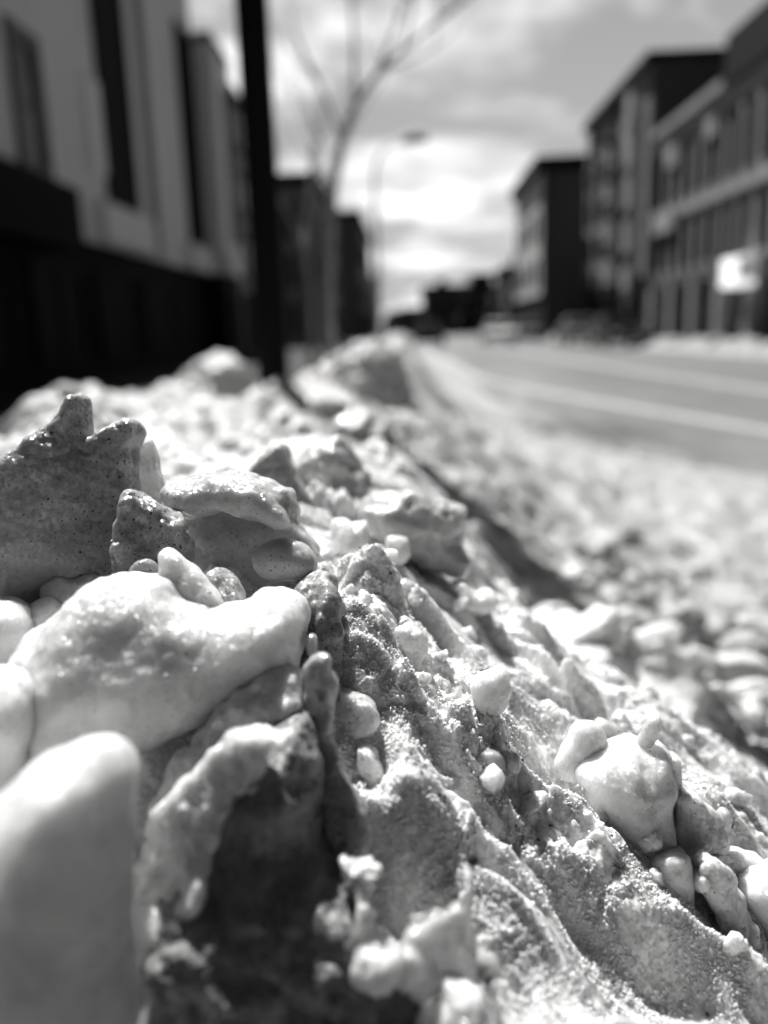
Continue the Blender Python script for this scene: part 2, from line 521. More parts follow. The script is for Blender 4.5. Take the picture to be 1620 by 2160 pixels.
# ------------------------------------------------------------------ the snow bank: one sheet from the lens to far down the street
CTRL = [  # (px, py, distance along the lens axis)
    (750, 1250, .195), (900, 1400, .19), (1000, 1550, .186), (1150, 1750, .176), (1300, 1900, .170), (1450, 2050, .164), (1600, 2150, .162),
    (1000, 1900, .144), (1100, 2000, .143), (900, 1700, .157), (800, 1600, .162), (1200, 2150, .138), (900, 2100, .132), (700, 2100, .136),
    (500, 2150, .138), (300, 2150, .138), (100, 2150, .135), (300, 1800, .142), (100, 1850, .132), (450, 1600, .165), (600, 1450, .172),
    (400, 1290, .195), (150, 1260, .21), (0, 1200, .23), (620, 1250, .20), (690, 1180, .23),
    (60, 950, .55), (10, 892, .85), (90, 888, 1.05), (200, 960, .52), (300, 920, .8), (450, 860, 1.3), (250, 840, 1.7), (560, 870, 1.4), (690, 850, 1.7), (350, 1000, .40), (500, 990, .38), (720, 1010, .36),
    (860, 1060, .37), (650, 1110, .26), (800, 1160, .27), (900, 1250, .255), (1000, 1310, .255), (1100, 1400, .24), (1240, 1510, .225),
    (1190, 1450, .232), (1350, 1610, .213), (1500, 1710, .205), (1620, 1860, .195), (940, 1180, .31), (860, 980, .6),
    (1090, 1270, .45), (1200, 1390, .46), (1340, 1480, .44), (1470, 1590, .42), (1600, 1640, .40), (1000, 1130, .62), (1100, 1060, 1.25),
    (1300, 1160, 1.4), (1480, 1300, .92), (1620, 1400, .74), (1440, 1400, .64), (920, 920, 1.5), (1000, 990, 1.6), (850, 870, 1.9), (1200, 1060, 2.1),
    (1620, 1200, 1.6), (1620, 1100, 2.7), (1620, 1050, 3.7), (1400, 1020, 4.0), (1300, 975, 4.6), (1100, 930, 5.0), (960, 860, 5.0), (1000, 900, 4.0), (800, 800, 3.2), (577, 800, 2.0), (520, 808, 2.0), (620, 812, 2.0), (350, 815, 2.6), (480, 795, 2.8), (200, 860, 2.1), (640, 815, 2.8),
]
rows = []
for px, py, d in CTRL:
    w = P(px, py, d); r = math.hypot(w[0], w[1]); rows.append((math.atan2(w[0], w[1]), math.log(r), (w[2] - CAM_Z) / r))
for deg, r, z in [(-60, .05, -.075), (0, .04, -.085), (60, .05, -.10), (-60, .12, -.07), (-60, .3, -.08), (60, .12, -.16), (60, .3, -.26), (60, .8, -.52), (60, 2, -.95), (-60, .8, -.5),
                  (-60, 2, -.9), (-35, .5, -.11), (-38, 1.2, -.75), (-34, 2.4, -.85), (-28, 1.7, -.7), (-14, 2.2, -.165), (-18, 2.0, -.19), (-11, 2.4, -.15), (-21, 2.2, -.30), (-24, 2.8, -.88), (38, 1.5, -.56), (40, 3, -.9), (-13, 3.2, -.20), (-18, 3.2, -.42), (25, 6, -1.02), (-25, 5, -.9)]:
    rows.append((R(deg), math.log(r), z / r))
rows = np.array(rows); SCL = np.array([0.22, 0.45])
pts = rows[:, :2] / SCL


def tps(d2): return 0.5 * d2 * np.log(d2 + 1e-12)


n = len(pts)
K = tps(((pts[:, None] - pts[None]) ** 2).sum(-1)) + np.eye(n) * 0.02
Q = np.hstack([np.ones((n, 1)), pts])
sol = np.linalg.solve(np.block([[K, Q], [Q.T, np.zeros((3, 3))]]), np.concatenate([rows[:, 2], np.zeros(3)]))
gphi = np.linspace(R(-80), R(80), 240); glog = np.linspace(math.log(.02), math.log(12), 260)
GP, GL = np.meshgrid(gphi, glog, indexing='ij')
q = np.stack([np.clip(GP, R(-62), R(62)).ravel(), np.clip(GL, math.log(.04), math.log(6.5)).ravel()], 1) / SCL
val = np.concatenate([tps(((a[:, None] - pts[None]) ** 2).sum(-1)) @ sol[:n] + sol[n] + a @ sol[n + 1:] for a in np.array_split(q, 40)])
GRID = val.reshape(GP.shape)


def base_height(x, y):
    r = np.hypot(x, y); ph = np.arctan2(x, y); lr = np.log(np.maximum(r, .021))
    u = np.clip((ph - gphi[0]) / (gphi[1] - gphi[0]), 0, len(gphi) - 1.001); w = np.clip((lr - glog[0]) / (glog[1] - glog[0]), 0, len(glog) - 1.001)
    i, j = u.astype(int), w.astype(int); fu, fw = u - i, w - j
    near = (GRID[i, j] * (1 - fu) * (1 - fw) + GRID[i + 1, j] * fu * (1 - fw) + GRID[i, j + 1] * (1 - fu) * fw + GRID[i + 1, j + 1] * fu * fw) * r
    xc = -0.33 + 0.05 * np.sin(y * 1.3) + 0.12 * np.exp(-((y - 7) / 6.0) ** 2)
    dx = x - xc
    far = -1.03 + (0.84 + 0.06 * np.sin(y * 2.1) + 0.05 * np.sin(y * 0.9 + 1)) * np.exp(-np.abs(dx / np.where(dx > 0, 0.62, 0.55)) ** 2.2)
    far = np.maximum(far, -1.03 + 0.36 * np.exp(-np.maximum(x, 0) ** 2 / (0.75 + 1.3 * np.exp(-((y - 3) / 3.0) ** 2)) ** 2) * (x > xc))
    k = sstep(3.0, 5.5, y)
    return near * (1 - k) + far * k + CAM_Z


MOUNDS = [(1325, 1850, .181, .012, .0072), (1420, 1915, .171, .010, .0085), (1545, 2035, .170, .011, .0065), (1030, 1520, .186, .005, .003), (760, 1590, .166, .008, .004), (1470, 1800, .188, .010, .005), (1030, 1640, .178, .005, .003)]
MOUNDS = [(*P(a_, b_, c_)[:2], d_, e_) for a_, b_, c_, d_, e_ in MOUNDS]


def snow_height(x, y, lod=0):
    h = base_height(x, y)
    for mx, my, ms, ma in MOUNDS:
        h = h + ma * np.exp(-((x - mx) ** 2 + (y - my) ** 2) / (ms * ms))
    r = np.hypot(x, y)
    z0 = np.zeros_like(x)
    def nz(sx, sy, o=0.0, ax=x, ay=y): return perlin(np.stack([ax / sx, ay / sy, z0 + o], 1))
    wx = x + 0.006 * nz(.02, .02, 5.5); wy = y + 0.006 * nz(.02, .02, 9.1)
    # big broken blocks farther off
    m1 = sstep(.30, .55, r)
    far = sstep(.9, 2.2, r)
    h = h + far * (0.055 * sstep(.25, -.1, x / y) * domes(wx, wy, .34, 3, .7) + 0.045 * domes(wx, wy, .15, 5, .75) + .012 * nz(.06, .2, 4.4) - 0.055) * sstep(0.03, 0.25, h - 0.0)
    lumpm = sstep(-.25, .35, nz(.16, .16, 2.2))
    fade = 1 - .75 * sstep(.9, 2.0, r) * sstep(-.05, .12, x / r)
    h = h + m1 * .012 * (1 - fade) * nz(.05, .45, 31.1)
    h = h + m1 * fade * (0.030 * domes(wx, wy, .085, 9, .6) * lumpm + 0.020 * domes(wx + .3, wy, .045, 11, .7) + 0.008 * domes(wx, wy + .7, .022, 13, .8) - .018)
    h = h + m1 * 0.020 * nz(.10, .10, 8.8)
    # flutes and scoops running down the bank near the lens; sharp crests between hollows
    near = 1 - sstep(.35, .7, r)
    left = 1 - sstep(-.045, -.005, x + 0.2 * (.16 - y))       # the left is lumpy rather than fluted
    c, s = math.cos(R(32)), math.sin(R(32))
    ux, uy = wx * c - wy * s, wx * s + wy * c
    def crest(sx, sy, o): return 0.34 - np.abs(nz(sx, sy, o, ux, uy)) * 1.7
    qx = .010 * nz(.030, .030, 21.5); qy = .010 * nz(.030, .030, 27.1)
    vx, vy = ux + qx, uy + qy
    def soft(sx, sy, o): return nz(sx, sy, o, vx, vy)
    step = soft(.042, .021, 1.3)
    fl = (0.30 - np.abs(step) * 1.6) * .0105 + soft(.023, .0135, 3.3) * .0070 + (0.3 - np.abs(soft(.017, .0085, 4.3)) * 1.6) * .0026 + soft(.009, .006, 14.3) * .0011
    lu = 0.010 * domes(wx, wy, .030, 21, .7) + 0.004 * domes(wx, wy, .014, 22, .8) - 0.004
    h = h + near * (fl * (1 - left) + lu * left)
    cl = sstep(-.12, .35, nz(.030, .030, 12.2))
    bx_ = wx + .0034 * nz(.0062, .0062, 41.3) + .0012 * nz(.0024, .0024, 43.3); by_ = wy + .0034 * nz(.0062, .0062, 47.9) + .0012 * nz(.0024, .0024, 49.9)
    h = h + near * cl * (0.0060 * domes(bx_, by_, .0125, 35, .5) + 0.0044 * domes(bx_, by_, .0078, 31, .5) + .0022 * domes(bx_, by_, .0042, 33, .5) - .0022)
    gr = .12 + .88 * sstep(-.05, .30, nz(.016, .010, 4.7, ux, uy))       # crystalline patches between glazed ones
    h = h + near * gr * ((.3 - np.abs(nz(.0036, .0030, 7.7)) * 1.5) * .00055 + nz(.0017, .0017, 7.1) * .00042 + nz(.0008, .0008, 2.1) * .00026)
    h = h + nz(.012, .012, 15.7) * .0012
    h = h - .10 * (1 - sstep(.05, .092, r))  # unseen snow under the lens lowered to cut bounced light
    return h


def polar_sheet(name, radii, angs, mat):
    A, Rr = np.meshgrid(angs, radii, indexing='ij')
    x = (np.sin(A) * Rr).ravel(); y = (np.cos(A) * Rr).ravel()
    z = snow_height(x, y)
    na, nr = len(angs), len(radii)
    i = np.arange(na - 1)[:, None] * nr + np.arange(nr - 1)[None]
    f = np.stack([i, i + 1, i + nr + 1, i + nr], -1).reshape(-1, 4)[:, ::-1]
    f = f[:, ::-1]
    o = link(bpy.data.objects.new(name, mesh_np(name, np.stack([x, y, z], 1), f, mat)))
    return o


Q_ = 1.0
ang = np.concatenate([np.linspace(R(-85), R(-36), int(90 * Q_))[:-1], np.linspace(R(-36), R(36), int(1350 * Q_)), np.linspace(R(36), R(85), int(90 * Q_))[1:]])
rad = np.concatenate([np.geomspace(.02, .075, 60)[:-1], np.geomspace(.075, .34, int(900 * Q_))[:-1], np.geomspace(.34, 1.4, int(420 * Q_))[:-1], np.geomspace(1.4, 60, int(420 * Q_))])
bank = polar_sheet('snow_bank', rad, ang, M['snow'])
tag(bank, 'ploughed snow bank running along the kerb, crusted and fluted, with dirty specks', 'snow bank', kind='stuff')

# ------------------------------------------------------------------ ice chunks close to the lens
L = lump
L('jagged dirty ice slab with two spiked tips, tallest piece on the bank crest', [
    dict(p=[(-60, 1060), (0, 1028), (30, 985), (65, 950), (95, 912), (128, 880), (142, 856), (156, 832), (170, 842), (177, 890), (186, 925), (200, 912), (222, 897), (245, 886), (268, 882), (279, 900), (274, 925), (263, 948), (271, 985), (274, 1030), (268, 1130), (260, 1260), (100, 1290), (-60, 1270)], d=.193, t=.0034, b=.006, r=.0011, tb=.12, ta=.42, ch=1),
    dict(p=[(-60, 1075), (0, 1022), (30, 978), (65, 943), (95, 905), (130, 862), (154, 833), (160, 880), (130, 980), (70, 1070), (-10, 1120), (-60, 1130)], d=.1915, t=.0022, b=.001, r=.001, ta=-.55, tb=.35, ch=1),
], 'dirty', .55, raw=[(0.020, 0.0012, 'n'), (0.008, 0.0007, 'r'), (0.0032, 0.00035, 'n'), (0.0014, 0.00020, 'n')], sm=.0012)
L('round-shouldered grainy lump leaning on the spiked slab', [
    dict(p=[(255, 1130), (262, 1060), (275, 1042), (292, 1045), (310, 1065), (350, 1075), (380, 1095), (396, 1125), (410, 1160), (407, 1195), (350, 1230), (250, 1230)], d=.183, t=.0035, b=.003, r=.0016, tb=.35, ta=.35)], 'dirty', 1.1)
L('upright pale translucent wedge of ice between the spiked slab and the hollow block', [
    dict(p=[(268, 935), (295, 926), (320, 923), (332, 945), (336, 980), (342, 1010), (352, 1025), (350, 1070), (310, 1090), (270, 1080)], d=.208, t=.003, b=.002, r=.0018, tb=.2)], 'clear', .7)
L('big overhanging block of ice with a shaded hollow beneath its pale rim', [
    dict(p=[(345, 1050), (352, 1024), (370, 1012), (392, 1000), (430, 994), (500, 998), (540, 1006), (582, 1024), (612, 1040), (622, 1060), (630, 1090), (632, 1112), (600, 1118), (540, 1090), (470, 1085), (420, 1090), (370, 1085)], d=.198, t=.007, b=.003, r=.0045, tb=.55),
    dict(p=[(380, 1040), (540, 1020), (612, 1060), (634, 1112), (655, 1135), (674, 1165), (684, 1200), (672, 1240), (600, 1260), (480, 1270), (400, 1220), (380, 1120)], d=.214, t=.006, b=.002, r=.003, tb=.15)],
  'speckled', .8, subs=[(470, 1150, .196, .007, .006, .008), (540, 1165, .198, .007, .006, .008)])
L('smooth rounded nodule of ice sheltered under the hollow block', [
    dict(p=[(528, 1190), (540, 1155), (570, 1138), (610, 1136), (645, 1150), (664, 1175), (668, 1205), (640, 1225), (560, 1230)], d=.190, t=.003, b=.0035, r=.003, tb=.2)], 'speckled', .35)
L('thin pale leaf-shaped shard of ice standing on the big smooth lump', [
    dict(p=[(330, 1215), (328, 1170), (345, 1156), (362, 1165), (400, 1187), (428, 1202), (452, 1230), (472, 1260), (480, 1284), (450, 1300), (400, 1290), (360, 1260)], d=.166, t=.0016, b=.0018, r=.0014, tb=.3, ta=-.1)], 'ice', .5)
L('small grey pebble of ice beside the leaf-shaped shard', [
    dict(p=[(278, 1200), (292, 1184), (312, 1178), (330, 1186), (336, 1215), (300, 1228), (280, 1220)], d=.172, t=.0022, b=.001, r=.002)], 'dirty', .5)
L('grainy grey lump of ice just right of the leaf-shaped shard', [
    dict(p=[(436, 1215), (450, 1205), (470, 1206), (498, 1222), (520, 1250), (524, 1285), (480, 1300), (450, 1260)], d=.173, t=.003, b=.002, r=.0022, tb=.4)], 'dirty', .9)
L('largest smooth white lump of ice, sunlit on top and dark along its undercut', [
    dict(p=[(48, 1440), (55, 1395), (80, 1345), (115, 1315), (150, 1280), (185, 1250), (208, 1222), (226, 1208), (262, 1212), (330, 1215), (380, 1250), (420, 1272), (450, 1288), (500, 1272), (530, 1256), (562, 1248), (612, 1260), (642, 1285), (648, 1330), (637, 1395), (620, 1440), (560, 1445), (490, 1465), (440, 1505), (380, 1550), (320, 1580), (270, 1620), (200, 1680), (100, 1690), (40, 1640), (65, 1550), (70, 1500)], d=.160, t=.0075, b=.0125, r=.0075, tb=.22, ta=.15)],
  'ice', .75, raw=[(0.018, 0.0014, 'n'), (0.008, 0.0008, 'n'), (0.0042, 0.00030, 'r'), (0.0017, 0.00014, 'n')])
L('white rounded lump of ice on the left with a flat sunny face', [
    dict(p=[(-60, 1262), (20, 1266), (55, 1283), (76, 1315), (80, 1350), (62, 1400), (30, 1450), (-60, 1460)], d=.170, t=.006, b=.006, r=.006, tb=.15)], 'ice', .6)
L('small white nub of ice wedged between two pale lumps', [
    dict(p=[(70, 1280), (90, 1258), (115, 1262), (134, 1285), (124, 1315), (80, 1335)], d=.176, t=.004, b=.002, r=.003, tb=.4)], 'ice', .6)
L('little bright ice knob below the dirty spiked slab', [
    dict(p=[(-30, 1138), (5, 1143), (20, 1162), (23, 1182), (6, 1215), (-30, 1225)], d=.186, t=.003, b=.002, r=.0025)], 'ice', .6)
L('glassy chip of ice with a notched top near the dirty slab', [
    dict(p=[(12, 1215), (18, 1198), (40, 1190), (72, 1189), (66, 1215), (74, 1255), (40, 1275), (14, 1260)], d=.188, t=.002, b=.001, r=.0012, tb=.2)], 'clear', .7)
L('flat-topped bright slab of ice lying below the grainy lump', [
    dict(p=[(92, 1228), (115, 1214), (160, 1212), (207, 1214), (204, 1240), (150, 1290), (100, 1275)], d=.184, t=.003, b=.002, r=.002, tb=.7)], 'ice', .7)
L('smooth white boulder of ice with a thin glassy rim, by the tallest rounded knob', [
    dict(p=[(-80, 1425), (0, 1420), (30, 1426), (56, 1450), (72, 1490), (73, 1530), (60, 1575), (35, 1625), (0, 1665), (-80, 1690)], d=.136, t=.006, b=.007, r=.006, tb=.15)], 'ice', .5)
L('tall smooth finger-like knob of white ice, nearest piece to the lens', [
    dict(p=[(-80, 1700), (0, 1676), (40, 1642), (72, 1606), (110, 1580), (160, 1567), (210, 1569), (246, 1590), (266, 1620), (272, 1660), (268, 1720), (268, 1800), (272, 1880), (275, 2000), (300, 2260), (-80, 2260)], d=.114, t=.0125, b=.004, r=.0165, tb=.08, ta=.1)],
  'ice', .4, raw=[(0.016, 0.0010, 'n'), (0.006, 0.0003, 'n')])
L('twisted dark fin of ice standing over the deep hollow', [
    dict(p=[(625, 1470), (640, 1400), (672, 1380), (698, 1388), (702, 1450), (706, 1550), (722, 1610), (762, 1655), (776, 1700), (774, 1750), (758, 1805), (720, 1850), (680, 1850), (655, 1780), (640, 1650)], d=.146, t=.0028, b=.002, r=.0018, ta=-.5, tb=.1)], 'dirty', .8)
L('hollowed mound of snow coloured dark for its shade, nearest the lens, below the glittering arch', [
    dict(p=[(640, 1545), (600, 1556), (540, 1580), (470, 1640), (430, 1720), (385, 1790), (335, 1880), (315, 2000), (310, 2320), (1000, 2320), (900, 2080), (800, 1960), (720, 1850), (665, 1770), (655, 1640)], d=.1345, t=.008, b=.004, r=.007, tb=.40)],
  'shadowed', 1.0)
L('glittering arch of granular snow curving round the dark hollow', [
    dict(p=[(636, 1500), (612, 1524), (560, 1542), (490, 1558), (428, 1598), (378, 1660), (342, 1722), (308, 1782), (262, 1800), (262, 1900), (285, 1980), (325, 2060), (375, 1990), (425, 1880), (470, 1780), (500, 1700), (545, 1640), (600, 1590), (645, 1560)], d=.131, t=.0030, b=.001, r=.0016, tb=.35, ta=-.55)],
  'crust', 1.25)
L('slanted granular ridge of wet snow between the largest lump and the arched mound', [
    dict(p=[(330, 1740), (345, 1665), (370, 1605), (402, 1560), (442, 1512), (500, 1472), (540, 1440), (600, 1420), (632, 1436), (625, 1490), (560, 1540), (470, 1590), (400, 1680), (360, 1780)], d=.147, t=.004, b=.002, r=.003, tb=.5)], 'crust', 1.2)
L('dirty upright hump of ice with speckled face, right of the largest lump', [
    dict(p=[(596, 1270), (606, 1240), (622, 1222), (650, 1212), (686, 1214), (702, 1230), (720, 1270), (724, 1305), (716, 1345), (722, 1400), (705, 1450), (660, 1420), (640, 1340)], d=.180, t=.004, b=.003, r=.003, tb=.45, ta=-.2)], 'dirty', 1.0)
L('bead of clear ice stuck to the edge of the largest lump', [
    dict(p=[(640, 1372), (645, 1342), (660, 1336), (670, 1350), (668, 1385), (655, 1398)], d=.165, t=.0014, b=.001, r=.0013)], 'clear', .4)
L('smooth leaf-shaped flake of ice lying on the fluted slope', [
    dict(p=[(720, 1352), (745, 1344), (775, 1349), (802, 1370), (820, 1395), (826, 1424), (802, 1440), (772, 1425), (738, 1392)], d=0.1784, t=.0018, b=.0014, r=.0013, tb=-.1)], 'ice', .5)
L('plump egg-like pebble of pale ice standing on the fluted slope', [
    dict(p=[(988, 1465), (990, 1436), (1025, 1410), (1055, 1399), (1072, 1413), (1078, 1455), (1062, 1502), (1030, 1520), (1000, 1500)], d=0.1834, t=.0026, b=.003, r=.0028, tb=-.1)], 'ice', .35)
L('little upright tooth of ice left of the egg-like pebble', [
    dict(p=[(884, 1462), (892, 1448), (906, 1439), (920, 1446), (927, 1475), (915, 1500), (890, 1495)], d=0.1834, t=.0016, tb=-.1, b=.001, r=.0014)], 'clear', .4)
L('pair of thin icy splinters leaning beside the egg-like pebble', [
    dict(p=[(945, 1490), (955, 1455), (972, 1437), (980, 1450), (978, 1490), (960, 1510)], d=0.1844, t=.001, tb=-.1, b=.0006, r=.0008),
    dict(p=[(925, 1500), (935, 1465), (946, 1460), (948, 1500), (935, 1512)], d=0.1834, t=.001, tb=-.1, b=.0006, r=.0008)], 'clear', .4)
L('rounded grainy pebble of ice halfway down the fluted slope', [
    dict(p=[(998, 1602), (1018, 1570), (1040, 1563), (1062, 1574), (1070, 1602), (1050, 1640), (1012, 1640)], d=0.1754, t=.0024, tb=-.1, b=.0016, r=.0022)], 'clear', .7)
L('small beaded bit of ice touching the grainy pebble', [
    dict(p=[(1066, 1612), (1072, 1592), (1085, 1588), (1097, 1602), (1092, 1628), (1074, 1630)], d=0.1754, t=.0014, tb=-.1, b=.001, r=.0013)], 'clear', .4)
L('porous speckled shard of ice beside the twisted dark fin', [
    dict(p=[(702, 1458), (725, 1449), (757, 1466), (782, 1472), (803, 1506), (790, 1542), (762, 1548), (742, 1568), (720, 1600), (704, 1560)], d=0.1682, t=.0024, tb=-.1, b=.001, r=.0014, ta=-.4)], 'crust', 1.0)
L('knobbly clear chip of ice below the porous shard', [
    dict(p=[(745, 1580), (765, 1568), (790, 1580), (805, 1620), (800, 1680), (775, 1690), (755, 1640)], d=0.1622, t=.0022, tb=-.1, b=.001, r=.0014, ta=-.4)], 'crust', 1.0)
L('blocky speckled nub of ice upslope of the egg-like pebble', [
    dict(p=[(830, 1335), (845, 1311), (872, 1311), (892, 1330), (904, 1372), (890, 1440), (852, 1420), (836, 1370)], d=0.1934, t=.003, b=.002, r=.002, tb=-.1)], 'crust', 1.1)
L('curled white lobe of ice at the back of the two-lobed chunk', [
    dict(p=[(1170, 1620), (1182, 1598), (1200, 1548), (1215, 1520), (1240, 1514), (1272, 1534), (1284, 1568), (1260, 1600), (1225, 1640), (1190, 1650)], d=0.1952, t=.003, b=.003, r=.003, tb=-.1)], 'ice', .6)
L('broad two-lobed chunk of smooth ice overhanging the lower slope', [
    dict(p=[(1205, 1625), (1225, 1603), (1260, 1584), (1300, 1569), (1340, 1560), (1362, 1570), (1385, 1560), (1406, 1579), (1414, 1620), (1422, 1650), (1412, 1690), (1412, 1740), (1420, 1860), (1335, 1890), (1252, 1860), (1250, 1740), (1250, 1680), (1225, 1650)], d=.1905, t=.006, b=.0075, r=.0055, tb=.12)], 'ice', .42, subs=[(1371, 1600, .1785, .0011, .0065, .005)])
L('tiny pointed splinter of clear ice perched on the two-lobed chunk', [
    dict(p=[(1345, 1565), (1358, 1532), (1375, 1509), (1389, 1520), (1389, 1548), (1375, 1575), (1355, 1578)], d=0.1882, t=.0012, tb=-.1, b=.0007, r=.001, ta=-.2)], 'clear', .4)
L('frosted lens of ice just behind the two-lobed chunk', [
    dict(p=[(1250, 1540), (1262, 1512), (1282, 1516), (1302, 1530), (1317, 1550), (1315, 1580), (1270, 1580)], d=0.1992, t=.002, b=.0014, r=.0016, tb=-.1)], 'clear', .6)
L('narrow side knob of ice on the right flank of the two-lobed chunk', [
    dict(p=[(1404, 1600), (1415, 1592), (1432, 1600), (1438, 1632), (1432, 1680), (1408, 1680)], d=0.1892, t=.002, tb=-.1, b=.0012, r=.0016)], 'ice', .5)
L('sloping grey wedge of ice right of the two-lobed chunk', [
    dict(p=[(1405, 1670), (1418, 1656), (1438, 1650), (1462, 1670), (1506, 1710), (1522, 1750), (1526, 1810), (1460, 1830), (1400, 1810)], d=0.1892, t=.004, b=.0025, r=.0025, tb=-.1, ta=.2)], 'crust', .8)
L('translucent ball of ice on the end of the grey wedge', [
    dict(p=[(1508, 1726), (1518, 1702), (1534, 1702), (1544, 1722), (1540, 1752), (1520, 1758)], d=0.1922, t=.0014, tb=-.1, b=.001, r=.0014)], 'clear', .3)
L('square-topped pale stub of ice on the lower slope', [
    dict(p=[(1362, 1815), (1384, 1791), (1446, 1791), (1452, 1826), (1466, 1955), (1345, 1955), (1356, 1880)], d=0.1782, t=.0035, b=.002, r=.002, tb=-.1)], 'ice', .6)
L('long arched slab of ice trailing down to the bottom of the slope', [
    dict(p=[(1448, 1796), (1486, 1784), (1516, 1800), (1536, 1830), (1562, 1890), (1592, 1930), (1612, 2000), (1620, 2070), (1570, 2090), (1515, 1990), (1492, 1905), (1454, 1835)], d=0.1792, t=.0035, b=.002, r=.0025, tb=-.1, ta=.2)], 'crust', .9)
L('round frosty bead in front of the arched slab', [
    dict(p=[(1462, 1862), (1468, 1842), (1482, 1838), (1494, 1852), (1492, 1876), (1474, 1884)], d=0.1742, t=.0014, tb=-.1, b=.0012, r=.0014)], 'crust', .5)
L('smooth low hump of white ice at the very edge of the lower slope', [
    dict(p=[(1555, 1880), (1570, 1855), (1602, 1834), (1660, 1806), (1680, 2040), (1640, 2020), (1600, 1940)], d=0.1842, t=.005, b=.003, r=.004, tb=-.1)], 'ice', .6)
L('low white shelf of ice behind the arched slab', [
    dict(p=[(1515, 1808), (1530, 1796), (1562, 1794), (1602, 1808), (1622, 1830), (1590, 1860), (1545, 1850)], d=0.1922, t=.003, b=.002, r=.0025, tb=-.1)], 'ice', .6)
L('ragged bright clod of snow beside the dark hollow mound', [
    dict(p=[(690, 1830), (712, 1815), (750, 1832), (795, 1828), (815, 1875), (798, 1950), (806, 2000), (765, 1990), (730, 1940), (700, 1880)], d=.127, t=.003, b=.001, r=.0018, tb=.5, ta=-.3)], 'crust', 2.0)
L('pale glassy nodule of snow under the dried stalk', [
    dict(p=[(852, 2000), (866, 1960), (900, 1935), (950, 1915), (985, 1930), (1000, 1975), (1022, 2010), (1025, 2080), (960, 2120), (890, 2080)], d=.127, t=.0025, b=.001, r=.0018, tb=.5, ta=.2)], 'clear', 2.0)
L('white wedge of snow at the foot of the slope below the pale nodule', [
    dict(p=[(900, 2170), (918, 2100), (945, 2072), (962, 2084), (990, 2096), (1022, 2135), (1034, 2172), (1060, 2260), (890, 2260)], ch=1, d=.122, t=.0026, b=.001, r=.0012, tb=.4)], 'crust', 1.4)
# pieces just beyond the sharp zone
L('sharp-edged pyramid of ice in front of the large shaded blocks', [
    dict(p=[(520, 1010), (532, 994), (562, 960), (597, 930), (607, 946), (622, 985), (637, 1020), (672, 1070), (672, 1100), (600, 1100), (540, 1060)], d=.275, t=.006, b=.005, r=.0015, ta=.4, tb=.05, ch=1)], 'dirty', .6)
L('large rounded grey block of snow on the crest', [
    dict(p=[(612, 1010), (625, 980), (640, 958), (672, 935), (702, 918), (722, 914), (742, 945), (764, 995), (795, 1030), (820, 1048), (812, 1110), (740, 1130), (660, 1100)], d=.325, t=.010, b=.016, r=.006, tb=-.05, ta=.2)], 'speckled', 1.2)
L('low angular boulder of ice with a sunlit top over a dark face', [
    dict(p=[(746, 1082), (774, 1050), (814, 1033), (872, 1033), (928, 1050), (975, 1068), (984, 1110), (980, 1154), (998, 1190), (970, 1230), (887, 1190), (814, 1170), (770, 1130)], d=.282, t=.008, b=.010, r=.004, tb=.0, ta=.1)], 'speckled', 1.0)
L('small cube of ice lying in front of the angular boulder', [
    dict(p=[(812, 1142), (818, 1130), (856, 1130), (864, 1142), (862, 1180), (840, 1195), (814, 1182)], d=.255, t=.003, b=.001, r=.0012, tb=.3, ch=1)], 'ice', .4)
L('lumpy white clod of snow left of the small cube', [
    dict(p=[(690, 1140), (700, 1090), (722, 1086), (745, 1100), (772, 1086), (788, 1106), (775, 1150), (745, 1170), (705, 1170)], d=.25, t=.004, b=.003, r=.0035, tb=.4)], 'ice', 1.1)
L('pale knob of snow sitting on the ridge below the angular boulder', [
    dict(p=[(958, 1240), (968, 1222), (985, 1220), (998, 1245), (1030, 1245), (1046, 1260), (1035, 1285), (985, 1290)], d=.262, t=.004, b=.002, r=.003, tb=.4)], 'ice', 1.0)


# heaps farther along the crest
L('rounded mound of ploughed snow just left of the black signpost', [
    dict(p=[(330, 900), (372, 850), (395, 805), (432, 774), (480, 757), (525, 772), (556, 815), (572, 870), (580, 930), (420, 940)], d=1.75, t=.05, b=.09, r=.045, tb=.1, ta=.1)], 'crust', 9, vox=.007, raw=[(.12, .016, 'n'), (.05, .010, 'r'), (.02, .004, 'n')])
L('low clod of snow piled against the foot of the black signpost', [
    dict(p=[(540, 880), (548, 830), (575, 800), (612, 798), (640, 825), (655, 880), (600, 920)], d=1.72, t=.02, b=.03, r=.02, tb=.2)], 'speckled', 5, vox=.006, raw=[(.07, .010, 'n'), (.03, .006, 'r'), (.012, .003, 'n')])
L('long heaped ridge of snow right of the signpost, its road side in shade', [
    dict(p=[(640, 880), (655, 825), (700, 768), (745, 745), (790, 722), (835, 742), (868, 790), (890, 850), (930, 900), (800, 920)], d=2.5, t=.08, b=.10, r=.06, tb=.2, ta=.5)], 'crust', 12, vox=.010, raw=[(.16, .025, 'n'), (.07, .014, 'r'), (.025, .006, 'n')])
L('steep broken heap of snow with a dark road-facing side beyond the angular boulder', [
    dict(p=[(690, 960), (705, 900), (740, 868), (790, 872), (835, 915), (875, 975), (912, 1040), (860, 1075), (760, 1040)], d=.80, t=.022, b=.030, r=.016, tb=.1, ta=.55)], 'speckled', 4, vox=.0035, raw=[(.05, .007, 'n'), (.02, .004, 'r'), (.008, .0016, 'n')])
L('tall blocky clod of snow on the crest behind the sharp pyramid', [
    dict(p=[(520, 975), (535, 925), (575, 885), (620, 880), (655, 905), (668, 950), (640, 990)], d=.72, t=.018, b=.022, r=.012, tb=.1, ta=.2)], 'crust', 3.5, vox=.0032, raw=[(.045, .006, 'n'), (.018, .004, 'r'), (.007, .0014, 'n')])

